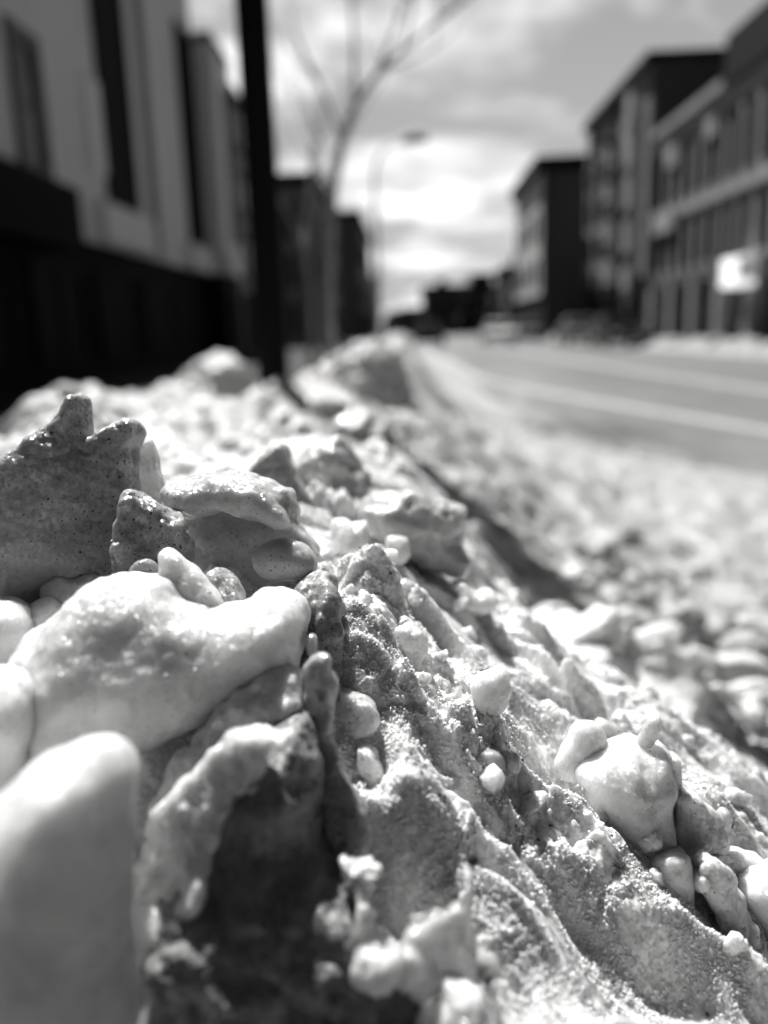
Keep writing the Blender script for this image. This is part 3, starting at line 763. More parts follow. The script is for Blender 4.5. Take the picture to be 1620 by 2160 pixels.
# ------------------------------------------------------------------ loose chunks, crumbs, grit
def shard_mesh(name, seed, mat, flat=1.0, res=34):
    rnd = np.random.default_rng(seed)
    g = np.linspace(-1.25, 1.25, res); h = g[1] - g[0]
    A, B, Cc = np.meshgrid(g, g, g, indexing='ij')
    Fv = np.sqrt(A ** 2 + B ** 2 + (Cc / flat) ** 2) - 1.0
    for _ in range(9):
        nrm_ = rnd.normal(size=3); nrm_[2] *= .8; nrm_ /= np.linalg.norm(nrm_)
        Fp = A * nrm_[0] + B * nrm_[1] + Cc * nrm_[2] - rnd.uniform(.38, .75)
        k = .10; hh = np.clip(.5 - .5 * (Fp - Fv) / k, 0, 1); Fv = Fp * (1 - hh) + Fv * hh + k * hh * (1 - hh)
    v, f = surface_nets(Fv, np.array([g[0]] * 3), h)
    tri = (np.cross(v[f[:, 0]], v[f[:, 1]]) * v[f[:, 2]]).sum()
    if tri < 0: f = f[:, ::-1]
    v = roughen(v, f, [(.9, .13, 'n'), (.4, .06, 'b'), (.17, .03, 'n')], seed)
    v[:, 2] -= v[:, 2].min()
    return mesh_np(name, v, f, M[mat])


LIB = [shard_mesh('snow_clod', 40 + k, ('snow', 'ice', 'crust', 'snow', 'crust', 'dirty', 'ice', 'snow')[k], (1, .8, .6, 1, .7, .9, .5, .8)[k]) for k in range(8)]
rnd = random.Random(5)


def scatter(n, r0, r1, a0, a1, s0, s1, label, cat, group, name, pick, sink=.3, power=1.0, keep=None, prop=0):
    done = 0; tries = 0
    while done < n and tries < n * 30:
        tries += 1
        r = r0 * (r1 / r0) ** rnd.random(); a = R(rnd.uniform(a0, a1)); x, y = math.sin(a) * r, math.cos(a) * r
        z = float(snow_height(np.array([x]), np.array([y]))[0])
        if z < .02 or (keep and not keep(x, y, z)): continue
        s = s0 + (s1 - s0) * rnd.random() ** 2.2
        if prop: s = min(s, r * prop * rnd.uniform(.5, 1.3))
        o = link(bpy.data.objects.new(name, LIB[rnd.choice(pick)]))
        o.location = (x, y, z - s * sink); o.scale = (s * rnd.uniform(.8, 1.3), s * rnd.uniform(.8, 1.2), s * rnd.uniform(.6, 1.0))
        o.rotation_euler = (rnd.uniform(-.5, .5), rnd.uniform(-.5, .5), rnd.uniform(0, 6.28))
        tag(o, label, cat, group); done += 1


scatter(120, .38, .95, 9, 28, .007, .034, 'rounded clod of snow scattered over the lower shelf right of the fluted ridge', 'snow clod', 'snow clods on the lower shelf', 'snow_clod', (0, 1, 2, 3, 4, 6, 7))
scatter(24, .95, 2.6, 5, 26, .015, .045, 'small snow clod strewn on the slush towards the road edge', 'snow clod', 'snow clods towards the road edge', 'snow_clod', (0, 2, 3, 4, 7))
scatter(55, .45, 2.8, -17, 4, .012, .07, 'clod of snow lying along the bank crest behind the ice blocks', 'snow clod', 'snow clods along the bank crest', 'snow_clod', (0, 2, 3, 4, 5, 7), prop=.015)
scatter(210, .155, .42, -3, 27, .0008, .0046, 'small icy fragment half melted into the fluted slope', 'ice fragment', 'ice fragments in the fluted slope', 'ice_fragment', (0, 2, 3, 4, 7, 4, 1), .5)


def grain_cloud(name, n, r0, r1, a0, a1, s0, s1, mat, seed, lift=.2, clump=.018, thr=-.05, flat=1.0):
    g = np.random.default_rng(seed)
    r = r0 * (r1 / r0) ** g.random(n * 4); a = np.radians(g.uniform(a0, a1, n * 4)); x = np.sin(a) * r; y = np.cos(a) * r
    q = perlin(np.stack([x / clump, y / clump, 0 * x + seed], 1)) + .5 * perlin(np.stack([x / clump * 3, y / clump * 3, 0 * x + seed + 9], 1)) + g.normal(size=len(x)) * .12
    sel = np.argsort(-(q > thr).astype(float), kind='stable')[:n]; sel = sel[q[sel] > thr]
    x, y = x[sel], y[sel]; z = snow_height(x, y); m = len(x)
    t_ = (1 + 5 ** .5) / 2
    ico = np.array([(-1, t_, 0), (1, t_, 0), (-1, -t_, 0), (1, -t_, 0), (0, -1, t_), (0, 1, t_), (0, -1, -t_), (0, 1, -t_), (t_, 0, -1), (t_, 0, 1), (-t_, 0, -1), (-t_, 0, 1)]) / 1.9
    fc = np.array([(0, 11, 5), (0, 5, 1), (0, 1, 7), (0, 7, 10), (0, 10, 11), (1, 5, 9), (5, 11, 4), (11, 10, 2), (10, 7, 6), (7, 1, 8), (3, 9, 4), (3, 4, 2), (3, 2, 6), (3, 6, 8), (3, 8, 9), (4, 9, 5), (2, 4, 11), (6, 2, 10), (8, 6, 7), (9, 8, 1)])
    rot = g.normal(size=(m, 3, 3)); rot, _ = np.linalg.qr(rot); rot *= np.sign(np.linalg.det(rot))[:, None, None]
    s = (s0 + (s1 - s0) * g.random(m) ** 3)[:, None, None]
    v = ico[None] * g.uniform(.6, 1.25, (m, 12, 1)) * g.uniform(.55, 1.3, (m, 1, 3))
    v = np.einsum('mij,mkj->mki', rot, v) * s; v[:, :, 2] *= flat
    v += np.stack([x, y, z], 1)[:, None, :] + np.array([0, 0, 1.0]) * s * lift
    f = fc[None] + (np.arange(m) * 12)[:, None, None]
    o = link(bpy.data.objects.new(name, mesh_np(name, v.reshape(-1, 3), f.reshape(-1, 3), M[mat], smooth=False)))
    return o


tag(grain_cloud('ice_grains', 140000, .10, .37, -12, 29, .00011, .00046, 'grains', 2, thr=-.08, clump=.015), 'glittering loose ice grains over the crust of the near slope', 'ice grains', kind='stuff')
tag(grain_cloud('grit', 1500, .10, .50, -25, 30, .00012, .00050, 'grit', 6, lift=.5, clump=.03, thr=.1, flat=.7), 'dark specks of road grit on the near snow', 'grit', kind='stuff')
# a dried stalk and a frayed sprig caught in the crust
s0_ = P(985, 1990, .126); s1_ = P(990, 1900, .126); s2_ = P(994, 1822, .127)
st = empty('dried_stalk', s0_); tag(st, 'thin dried stalk with a dark tip sticking up from the pale nodule', 'stalk')
MB().tube([(0, 0, 0), tuple(s1_ - s0_), tuple(s2_ - s0_)], [.0007, .0006, .0006], 8).build('stem', M['snow'], st)
MB().tube([tuple(s2_ - s0_), tuple(s2_ - s0_ + np.array([.0003, 0, .0008])), tuple(s2_ - s0_ + np.array([.0004, 0, .0018]))], [.0009, .0011, .0003], 8).build('tip', M['grit'], st)
c0_ = P(1318, 1800, .170); c0_[2] = float(snow_height(np.array([c0_[0]]), np.array([c0_[1]]))[0]) + .0004; rr = random.Random(8)
m = MB()
for k in range(9):
    a = rr.uniform(-1.2, 1.2); e_ = Vector((math.sin(a) * .0035, -.001 * rr.random(), math.cos(a) * .0035)); o_ = Vector((rr.uniform(-.001, .001), 0, 0))
    m.tube([o_, o_ + e_ * .6, o_ + e_ + Vector((.0004, 0, -.0003))], [.00012, .0001, .00005], 5)
sp = m.build('dry_sprig', M['dry'], loc=c0_); tag(sp, 'tiny frayed sprig of dry needles lying below the two-lobed chunk', 'sprig')

# ------------------------------------------------------------------ road, pavements, ground
def slab(name, x0, y0, z0, x1, y1, z1, mat, label=None, kind='structure'):
    o = MB().box(x0, y0, z0, x1, y1, z1).build(name, M[mat]); tag(o, label, kind=kind); return o


slab('ground', -900, -300, -1.0, 900, 1500, -0.03, 'walk')
slab('road', -0.4, -40, -0.5, 10.0, 420, 0.0, 'road')
slab('sidewalk', -8.0, -40, -0.5, -0.401, 420, 0.13, 'wet_or_shade')  # building shade put into this walk's dark colour
slab('sidewalk', 10.001, -40, -0.5, 12.0, 420, 0.13, 'walk')


def strip(name, pts, w):
    b = MB()
    for (x0, y0), (x1, y1) in zip(pts, pts[1:]):
        vs = [b.bm.verts.new(v) for v in ((x0 - w / 2, y0, .004), (x0 + w / 2, y0, .004), (x1 + w / 2, y1, .004), (x1 - w / 2, y1, .004))]
        b.bm.faces.new(vs)
    o = b.build(name, M['paint']); tag(o, kind='structure'); return o


strip('road_line', [(3.9, 3.0), (3.25, 7.6), (2.2, 12.5), (1.45, 16.9), (1.25, 30)], .22)
strip('road_line', [(5.35, 4.0), (5.07, 11.9), (4.8, 18.7), (4.6, 60), (4.5, 200)], .22)

# ploughed snow along the far kerb
def ridge_sheet(name, x0, x1, y0, y1, nx, ny, hmax, seed):
    xs = np.linspace(x0, x1, nx); ys = np.linspace(y0, y1, ny)
    X_, Y_ = np.meshgrid(xs, ys, indexing='ij'); x = X_.ravel(); y = Y_.ravel()
    u = (x - x0) / (x1 - x0)
    h = np.sin(np.pi * u) ** 0.8 * hmax * (0.65 + 0.5 * perlin(np.stack([x / 2.0, y / 2.2, 0 * x + seed], 1)))
    h = h + np.sin(np.pi * u) * (0.30 * domes(x, y, .7, seed, .7) + 0.14 * domes(x, y, .3, seed + 2, .7))
    i = np.arange(nx - 1)[:, None] * ny + np.arange(ny - 1)[None]
    f = np.stack([i, i + ny, i + ny + 1, i + 1], -1).reshape(-1, 4)
    o = link(bpy.data.objects.new(name, mesh_np(name, np.stack([x, y, h - .03], 1), f, M['kerb_slush'])))
    return o


tag(ridge_sheet('snow_ridge', 9.2, 11.3, 9, 34, 36, 420, .26, 3), 'low lumpy ridge of ploughed snow along the far kerb before the brick shops', 'snow ridge', kind='stuff')
tag(ridge_sheet('snow_ridge', 9.9, 11.3, 38, 110, 24, 500, .25, 6), 'far stretch of ploughed snow along the opposite kerb', 'snow ridge', kind='stuff')


# ------------------------------------------------------------------ buildings
def window(b, x, y0, y1, z0, z1, side, fm='iron', gm='glass', fw=.10, proud=.09, mull=0, bars=0, name='window'):
    """A framed window on a street-facing wall at x; side = +1 when the wall faces +x."""
    m = MB(); a, c = x, x + side * proud
    m.box(a, y0, z0, c, y0 + fw, z1); m.box(a, y1 - fw, z0, c, y1, z1)
    m.box(a, y0 + fw, z0, c, y1 - fw, z0 + fw); m.box(a, y0 + fw, z1 - fw, c, y1 - fw, z1)
    for k in range(mull):
        y = y0 + (y1 - y0) * (k + 1) / (mull + 1); m.box(a, y - .03, z0 + fw, x + side * proud * .7, y + .03, z1 - fw)
    for k in range(bars):
        z = z0 + (z1 - z0) * (k + 1) / (bars + 1); m.box(a, y0 + fw, z - .03, x + side * proud * .6, y1 - fw, z + .03)
    f = m.build(name, M[fm], b)
    MB().box(x + side * .004, y0 + fw, z0 + fw, x + side * .03, y1 - fw, z1 - fw).build('pane', M[gm], f)
    return f


def wbuild(name, label, cat='building', group=None, loc=(0, 0, 0)):
    e = empty(name, loc); tag(e, label, cat, group); return e


def part(b, name, mat, *boxes, bev=0.0):
    m = MB()
    for bx in boxes: m.box(*bx, bev=bev)
    return m.build(name, M[mat], b)


# near pale block on the left
b = wbuild('apartment_building', 'pale panelled block with tall dark window slots over a black ground floor')
part(b, 'wall', 'panel', (-20, 5, 3.5, -8, 34.85, 14.6))
part(b, 'parapet', 'panel_grey', (-20.1, 4.9, 14.603, -7.9, 34.9, 15.3))
part(b, 'ground_floor', 'dark_base', (-20, 5, 0, -8.15, 34.85, 3.497))
part(b, 'canopy', 'dark_base', (-8.147, 6, 3.0, -7.2, 19.4, 4.3))
for y0, y1, z0, z1 in ((8.6, 9.9, 4.5, 7.5), (13.2, 14.4, 4.5, 7.5), (18.3, 19.8, 4.45, 7.5)):
    window(b, -8, y0, y1, z0, z1, 1, 'panel_grey', 'glass', .28, .12, 0, 1)
for y0, y1, z0, z1 in ((11.0, 12.3, 4.7, 14), (15.8, 17.0, 4.7, 14), (23.6, 26.2, 4.72, 14)):
    window(b, -8, y0, y1, z0, z1, 1, 'iron', 'slot', .12, .10, 1, 3)
window(b, -8, 32.3, 34.6, 4.5, 12.1, 1, 'iron', 'slot', .12, .1, 1, 3)
part(b, 'sill_band', 'panel_light', (-8.0, 31.6, 3.5, -7.74, 34.84, 4.4))
part(b, 'bright_panel', 'panel_light', (-8.0, 22.5, 5.3, -7.9, 23.5, 7.6))
part(b, 'sill_band', 'panel_light', (-8.0, 22.6, 3.55, -7.72, 26.9, 4.55))
part(b, 'seam', 'panel_grey', (-8.0, 27.5, 3.6, -7.94, 28.3, 14.2))
for y0 in (6, 10, 14, 18, 22, 26):
    window(b, -8.15, y0 + .4, y0 + 3.4, .5, 2.8, 1, 'iron', 'slot', .1, .1, 1, name='shop_window')
b = wbuild('apartment_building', 'lower pale block adjoining the tall panelled block, its roof cut against the sky')
part(b, 'wall', 'panel', (-20, 34.95, 3.5, -7.3, 38.4, 12.15)); part(b, 'parapet', 'panel_grey', (-20, 34.93, 12.153, -7.25, 38.42, 12.5))
part(b, 'ground_floor', 'dark_base', (-20, 34.95, 0, -7.45, 38.4, 3.497))
part(b, 'sill_band', 'panel_light', (-7.3, 35.0, 3.5, -7.04, 37.2, 4.3))
window(b, -7.3, 36.9, 37.8, 4.8, 11, 1, 'panel_grey', 'slot', .12, .1, 0, 3)
for y0 in (35.2, 36.8): window(b, -7.45, y0, y0 + 1.3, .5, 2.8, 1, 'iron', 'slot', .1, .1, 0, name='shop_window')
b = wbuild('office_building', 'narrow dark grey building just behind the black post')
part(b, 'wall', 'panel_grey', (-20, 38.45, 0, -8, 47, 11.9)); part(b, 'cornice', 'dark_wall', (-20, 38.43, 11.903, -7.8, 47.1, 12.4))
for z0 in (3.8, 6.8, 9.8):
    for y0 in (39.4, 41.6, 43.4, 45.2): window(b, -8, y0, y0 + 1.4, z0, z0 + 2, 1, 'iron', 'glass')
part(b, 'shopfront', 'dark_base', (-8.0, 42.3, .2, -7.9, 46.8, 3.1))
b = wbuild('brick_building', 'dark brick warehouse with pilasters beyond the black post')
part(b, 'wall', 'brick', (-22, 60, 0, -6.0, 78, 10.9)); part(b, 'cornice', 'dark_wall', (-22.2, 59.7, 10.903, -5.7, 78.2, 11.7))
for k in range(7):
    x = -14 + k * 1.3; part(b, 'pilaster', 'panel_grey', (x, 59.75, .2, x + .42, 59.998, 10.6))
for k in range(6):
    x = -13.3 + k * 1.3
    for z0 in (1.0, 4.2, 7.4):
        f = part(b, 'window', 'iron', (x, 59.9, z0, x + .5, 59.997, z0 + 2.2)); part(f, 'pane', 'glass', (x + .06, 59.88, z0 + .06, x + .44, 59.897, z0 + 2.14))
for z0 in (1.0, 4.2, 7.4):
    for y0 in (62, 66, 70, 74): window(b, -6.0, y0, y0 + 1.6, z0, z0 + 2.2, 1)
b = wbuild('brick_building', 'flat-roofed dark brick building with a step down to the warehouse, far down the left side')
part(b, 'wall', 'brick_black', (-26, 100, 0, -5.2, 130, 14.0)); part(b, 'cornice', 'dark_wall', (-26.2, 99.7, 14.003, -4.9, 130.2, 14.6))
part(b, 'pilaster', 'panel_grey', (-9.6, 99.7, 0, -8.9, 99.997, 13.8)); part(b, 'pilaster', 'panel_grey', (-7.2, 99.7, 0, -6.6, 99.997, 13.8))
for z0 in (1, 5, 9):
    for y0 in (103, 109, 115, 121): window(b, -5.2, y0, y0 + 2.2, z0, z0 + 2.4, 1)
b = wbuild('brick_building', 'small dark building at the far end of the left side')
part(b, 'wall', 'brick_black', (-24, 170, 0, -6.4, 200, 11)); part(b, 'roof', 'dark_wall', (-24.3, 169.6, 11.003, -6.1, 200.3, 11.6))
for z0 in (1, 5):
    for y0 in (173, 180, 187): window(b, -6.4, y0, y0 + 2.4, z0, z0 + 2.4, 1)

# right side
b = wbuild('brick_building', 'three-storey weathered brick shop row with pale stone band and cornice')
part(b, 'wall', 'brick_pale', (12, 18, 3.0, 14.98, 41.9, 9.3)); part(b, 'cornice', 'stone', (11.75, 33.25, 9.303, 14.98, 42.0, 9.62)); part(b, 'attic_storey', 'dark_wall', (11.8, 17.8, 9.303, 14.98, 33.2, 10.95))
part(b, 'string_course', 'stone', (11.9, 18, 5.5, 11.997, 41.9, 5.78))
part(b, 'shopfront', 'dark_base', (12.6, 18, 0, 14.98, 41.9, 2.997))
part(b, 'lintel', 'brick_black', (11.95, 18, 2.6, 12.597, 41.9, 2.996))
for y in np.arange(18.2, 42, 2.95): part(b, 'pier', 'stone', (11.92, y, .13, 12.597, y + .55, 2.597))
for k in range(8):
    y = 18.9 + k * 2.95
    window(b, 12.6, y, y + 2.1, .6, 2.5, -1, 'iron', 'glass', .1, .08, 1, name='shop_window')
    for dy in (0, 1.45):
        window(b, 12, y + dy - .1, y + dy + .66, 3.3, 5.25, -1, 'iron', 'slot', .09, .07, 0, 1)
        window(b, 12, y + dy - .1, y + dy + .66, 6.2, 8.5, -1, 'iron', 'slot', .09, .07, 0, 1)
part(b, 'stone_panel', 'stone', (11.9, 38.9, 7.7, 11.998, 40.3, 9.0)); part(b, 'stone_panel', 'stone', (11.9, 34.2, 7.9, 11.998, 35.3, 9.0)); part(b, 'stone_panel', 'stone', (11.8, 38.6, 5.0, 11.855, 41.7, 5.95))
b = wbuild('apartment_building', 'tall dark block rising above and behind the brick shop row')
part(b, 'wall', 'brick_black', (15, 16, 0, 32, 41.5, 12.7)); part(b, 'roof', 'dark_wall', (14.8, 15.8, 12.703, 32.2, 41.6, 13.3))
for y0 in range(18, 41, 4): window(b, 15, y0, y0 + 1.6, 10.3, 12.0, -1, 'iron', 'slot')
b = wbuild('apartment_building', 'five-storey brick block with a column of dark balconies and an end wall coloured black for its shade')
part(b, 'wall', 'brick', (12, 43.5, 3.3, 20, 57.6, 13.1)); part(b, 'end_wall', 'brick_black', (12.05, 43.2, 0, 20, 43.497, 13.1)); part(b, 'cornice', 'dark_wall', (11.7, 43.1, 13.103, 20, 57.8, 13.5))  # the end wall's shade is put into its brick colour
part(b, 'ground_floor', 'dark_base', (12.2, 43.5, 0, 20, 57.6, 3.297))
for py in (258, 337, 417, 503, 590):
    w = on_x(1300, py, 12)
    f = part(b, 'balcony', 'iron', (11.99, w[1] - .95, w[2] - 1.0, 12.3, w[1] + .95, w[2] + 1.0)); part(f, 'rail', 'iron', (11.3, w[1] - .8, w[2] - 1.0, 11.4, w[1] + .8, w[2] - .25), (11.3, w[1] - .8, w[2] - 1.1, 11.989, w[1] + .8, w[2] - 1.003))
    MB().box(11.96, w[1] - .9, w[2] - .95, 11.986, w[1] + .9, w[2] + .95).build('pane', M['slot'], f)
    window(b, 12, 53.2, 54.4, w[2] - .8, w[2] + .8, -1); window(b, 12, 55.6, 56.8, w[2] - .8, w[2] + .8, -1)
    part(b, 'pale_bay', 'stone', (11.7, 45.6, w[2] - 1.0, 11.998, 46.9, w[2] + 0.55))
for y0 in (44.2, 47.6, 51, 54.4): window(b, 12.2, y0, y0 + 2.6, .4, 2.8, -1, name='shop_window')
b = wbuild('office_building', 'black-ended tower, its end coloured dark for shade, with overhanging cornice and a pale street front')
part(b, 'wall', 'white_wall', (9.75, 62.3, 3.2, 17, 76, 11.6)); part(b, 'end_wall', 'brick_black', (9.9, 62, 0, 17, 62.297, 11.6)); part(b, 'cornice', 'dark_wall', (9.3, 61.6, 11.603, 17.3, 76.3, 12.5))  # the tower end is coloured dark in place of shade
part(b, 'ground_floor', 'dark_base', (9.9, 62.3, 0, 17, 76, 3.197))
for z0 in (4, 7.2):
    for y0 in (63.5, 67, 70.5, 73.5): window(b, 9.75, y0, y0 + 1.3, z0, z0 + 1.8, -1)
b = wbuild('office_building', 'pale-fronted lower building beyond the black-ended tower')
part(b, 'wall', 'white_wall', (11.9, 76.5, 0, 19, 90, 10.2)); part(b, 'roof', 'dark_wall', (11.7, 76.4, 10.203, 19, 90.2, 10.6))
for z0 in (4, 7.2):
    for y0 in (78.5, 82, 85.5): window(b, 11.9, y0, y0 + 1.3, z0, z0 + 1.8, -1)
b = wbuild('brick_building', 'low dark flat-roofed building closing the far end of the street')
part(b, 'wall', 'brick_black', (3.2, 150, 0, 24, 170, 7.9)); part(b, 'roof', 'dark_wall', (3.0, 149.7, 7.903, 24.3, 170.3, 8.5))
part(b, 'stair_tower', 'brick_black', (11.6, 152, 8.503, 15.4, 158, 10.4)); part(b, 'roof_unit', 'dark_wall', (5.6, 151.5, 8.503, 7.4, 154, 9.5)); part(b, 'roof_unit', 'dark_wall', (17.5, 152, 8.503, 19.6, 156, 11.2)); part(b, 'wing', 'brick_black', (-.6, 156, 0, 3.197, 168, 5.0))
for k in range(8): part(b, 'window', 'glass', (4.3 + k * 2.3, 149.9, 3.4, 5.5 + k * 2.3, 149.996, 5.6))
b = wbuild('brick_building', 'dark two-storey house half hidden beside the pale fronts')
part(b, 'wall', 'brick_black', (13, 110, 0, 26, 124, 8.2)); part(b, 'roof', 'dark_wall', (12.7, 109.7, 8.203, 26, 124, 8.7)); part(b, 'chimney', 'brick', (14, 112, 8.704, 15, 113, 10.2))
for k in range(4): part(b, 'window', 'glass', (13.8 + k * 2.5, 109.9, 3.6, 15 + k * 2.5, 109.996, 5.4))

# white projecting sign on the shop row
s = wbuild('shop_sign', 'bright white box sign over the dark shop doorway', 'sign')
m = MB().box(11.3, 29.5, 2.1, 11.9, 31.2, 3.1, bev=.05).build('panel', M['sign_white'], s)
MB().box(11.2, 27.6, 2.35, 11.85, 29.35, 3.0, bev=.04).build('side_panel', M['stone'], s)
MB().tube([(11.9, 29.9, 2.9), (12.0, 29.9, 2.9)], .03).tube([(11.9, 30.8, 2.9), (12.0, 30.8, 2.9)], .03).build('bracket', M['iron'], s)

# ------------------------------------------------------------------ street furniture
pw = on_y(577, 790, 2.0)
pz = float(base_height(np.array([pw[0]]), np.array([pw[1]]))[0])
b = wbuild('street_post', 'black steel signpost rising from the snow bank', 'post', loc=(pw[0], pw[1], 0))
MB().tube([(0, 0, 0), (0, 0, pz - .1), (0, 0, 1.6), (0, 0, 3.2)], [.0374, .0371, .0366, .036], 28).build('shaft', M['iron'], b)
MB().tube([(0, 0, 0), (0, 0, .05), (0, 0, .08)], [.07, .07, .03], 24).build('base_plate', M['iron'], b)
MB().tube([(0, 0, 3.2), (0, 0, 3.24), (0, 0, 3.27)], [.04, .04, .012], 24).build('cap', M['iron'], b)
MB().tube([(0, 0, 1.9), (0, 0, 1.95)], [.0395, .0395], 24).build('clamp', M['iron'], b)
b = wbuild('street_lamp', 'slender pale street lamp with a curved arm over the road', 'street lamp')
ly = 30.0
pl = [on_y(px, py, ly) for px, py in ((790, 400), (790, 365), (797, 335), (812, 312), (835, 299), (856, 296))]
MB().tube([(pl[0][0], ly, 0), (pl[0][0], ly, 4), tuple(pl[0])], [.10, .08, .06], 12).build('pole', M['steel'], b)
MB().tube([tuple(p) for p in pl], [.055, .05, .045, .04, .04, .04], 10).build('arm', M['steel'], b)
e = pl[-1]; MB().prism([(e[0] - .1, e[2] - .10), (e[0] + .75, e[2] - .06), (e[0] + .70, e[2] + .10), (e[0] + .3, e[2] + .16), (e[0] - .1, e[2] + .05)], 'y', ly - .16, ly + .16).build('lamp_head', M['panel_grey'], b)


# ------------------------------------------------------------------ trees
def grow(m, p, d, ln, rad, depth, rnd, spread=.55, up=.25, n=3):
    """One limb and what grows from it."""
    pts = [p]; rads = [rad]; q = Vector(p); dv = Vector(d).normalized()
    for k in range(4):
        dv = (dv + Vector((rnd.uniform(-1, 1), rnd.uniform(-1, 1), rnd.uniform(-.6, 1) + up * .5)) * .14).normalized()
        q = q + dv * ln / 4; pts.append(tuple(q)); rads.append(rad * (1 - .13 * (k + 1)))
    m.tube(pts, rads, 7 if rad > .03 else 4)
    if depth == 0: return
    for k in range(n):
        i = rnd.choice((2, 3, 4)); o = Vector((rnd.uniform(-1, 1), rnd.uniform(-1, 1), rnd.uniform(-.3, 1))).normalized()
        grow(m, pts[i], dv * (1 - spread) + o * spread + Vector((0, 0, up)), ln * rnd.uniform(.55, .8), rads[i] * rnd.uniform(.5, .7), depth - 1, rnd, spread, up, n)


def bare_tree(label, trunk, rads, limbs, seed, depth=3, name='bare_tree', n=4):
    rnd = random.Random(seed)
    t = wbuild(name, label, 'tree', loc=(0, 0, 0))
    MB().tube(trunk, rads, 12).build('trunk', M['bark'], t)
    m = MB()
    for p, d, ln, r_ in limbs: grow(m, p, d, ln, r_, depth, rnd, n=n)
    m.build('crown', M['bark'], t)
    return t


ty = 12.0
tp = [tuple(on_y(px, py, ty)) for px, py in ((697, 470), (703, 400), (722, 300), (752, 215), (800, 150), (850, 105), (905, 60))]
bx, by = tp[0][0] - .1, ty
limbs = [(tp[3], (-.1, .1, 1), 1.6, .035), (tp[2], (-.5, -.1, 1), 1.5, .03), (tp[4], (.3, .2, .9), 1.3, .03), (tp[5], (.8, 0, .4), 1.2, .026), (tp[6], (.9, .1, .5), 1.2, .03), (tp[4], (.6, -.3, .1), 1.1, .02), (tp[1], (-.5, .2, .7), 1.3, .02), (tp[5], (.2, .2, 1), 1.2, .025), (tp[2], (.5, .3, .6), 1.0, .018)]
bare_tree('leaning bare street tree with forked trunk bending over the road', [(bx, by, 0), (bx, by, 1.4), tp[0], *tp[1:]], [.11, .085, .07, .062, .055, .046, .036, .028, .022], limbs, 5, 3)
x2 = on_y(650, 600, 20)[0]
bare_tree('thin bare tree with fine upright twigs behind the leaning tree', [(x2, 20, 0), (x2 + .05, 20, 2), (x2, 20, 3.4)], [.09, .07, .06], [((x2, 20, 3.3), (.1, 0, 1), 2.2, .05), ((x2, 20, 3), (.5, .1, 1), 2.0, .045), ((x2, 20, 2.8), (-.5, .2, 1), 2.0, .04), ((x2, 20, 3.3), (.2, .6, 1), 2.0, .04)], 9, 4)
for i, (px, y_, h_, sd_, lab) in enumerate([(800, 46, 5.2, 21, 'bare tree at the kerb below the curved street lamp'), (822, 75, 5.0, 22, 'small bare tree far down the left pavement'), (838, 240, 14, 23, 'distant bare tree at the vanishing end of the street'), (862, 200, 9, 24, 'distant bushy bare tree left of the low end building')]):
    x_ = on_y(px, 700, y_)[0]; hh = h_ * .35
    bare_tree(lab, [(x_, y_, 0), (x_ + .05, y_, hh * .6), (x_, y_, hh)], [.03 * h_ * .5, .025 * h_ * .5, .02 * h_ * .5],
              [((x_, y_, hh), (math.cos(a) * .6, math.sin(a) * .6, 1), h_ * .3, .012 * h_ * .5) for a in (0.3, 1.9, 3.4, 5.0)], sd_, 3)


def evergreen(label, x, y, h, seed):
    rnd = random.Random(seed); t = wbuild('evergreen_tree', label, 'tree')
    MB().tube([(x, y, 0), (x, y, h * .9)], [h * .02, h * .006], 8).build('trunk', M['bark'], t)
    m = MB()
    for k in range(420):
        u = rnd.random() ** .7; z = h * (.12 + .88 * (1 - u)); a = rnd.uniform(0, 6.283); L_ = h * .24 * u * rnd.uniform(.5, 1.1) + .1
        p0 = Vector((x, y, z)); p1 = p0 + Vector((math.cos(a) * L_, math.sin(a) * L_, -L_ * .25 * rnd.random()))
        s_ = Vector((-math.sin(a), math.cos(a), rnd.uniform(-.4, .4))) * L_ * .22
        q_ = p0.lerp(p1, .55)
        m.bm.faces.new([m.bm.verts.new(v) for v in (p0, q_ + s_, p1, q_ - s_)])
    m.build('crown', M['needles'], t)


evergreen('dark evergreen tree standing above the low far building', *on_y(1050, 700, 118)[:2], 9.6, 3)
evergreen('smaller dark evergreen at the left corner of the low far building', *on_y(880, 700, 140)[:2], 5.6, 4)
evergreen('dark evergreen between the low far building and the pale fronts', *on_y(1072, 700, 122)[:2], 8.0, 5)

evergreen('broad dark evergreen near the vanishing end of the street', *on_y(866, 700, 190)[:2], 6.0, 6)
evergreen('thin dark evergreen rising over the middle of the low far building', *on_y(985, 700, 145)[:2], 10.2, 7)
b = wbuild('house', 'little dark gabled house at the vanishing end of the street')
hx = on_y(838, 700, 260)[0]
part(b, 'wall', 'brick_black', (hx - 4, 260, 0, hx + 9, 272, 4.2))
MB().prism([(hx - 4.6, 4.203), (hx + 9.6, 4.203), (hx + 6.5, 7.2), (hx - 1, 7.2)], 'y', 259.6, 272.4).build('roof', M['dark_wall'], b)
part(b, 'door', 'panel_grey', (hx + 2, 259.9, 0, hx + 3.2, 259.996, 2.2)); part(b, 'window', 'glass', (hx + 5, 259.9, 1.2, hx + 6.6, 259.996, 2.6))
for i_, (px_, y_) in enumerate(((1285, 41.5), (1075, 66))):
    q_ = wbuild('sign_pole', ('short signpost with a blank pale plate beside the black car', 'short signpost with a blank pale plate near the grey car')[i_], 'sign', loc=(10.6, y_, 0))
    MB().tube([(0, 0, .1), (0, 0, 2.6)], .04, 10).build('post', M['steel'], q_); MB().box(-.25, -.05, 2.0, .25, -.042, 2.6, bev=.003).build('plate', M['stone'], q_)


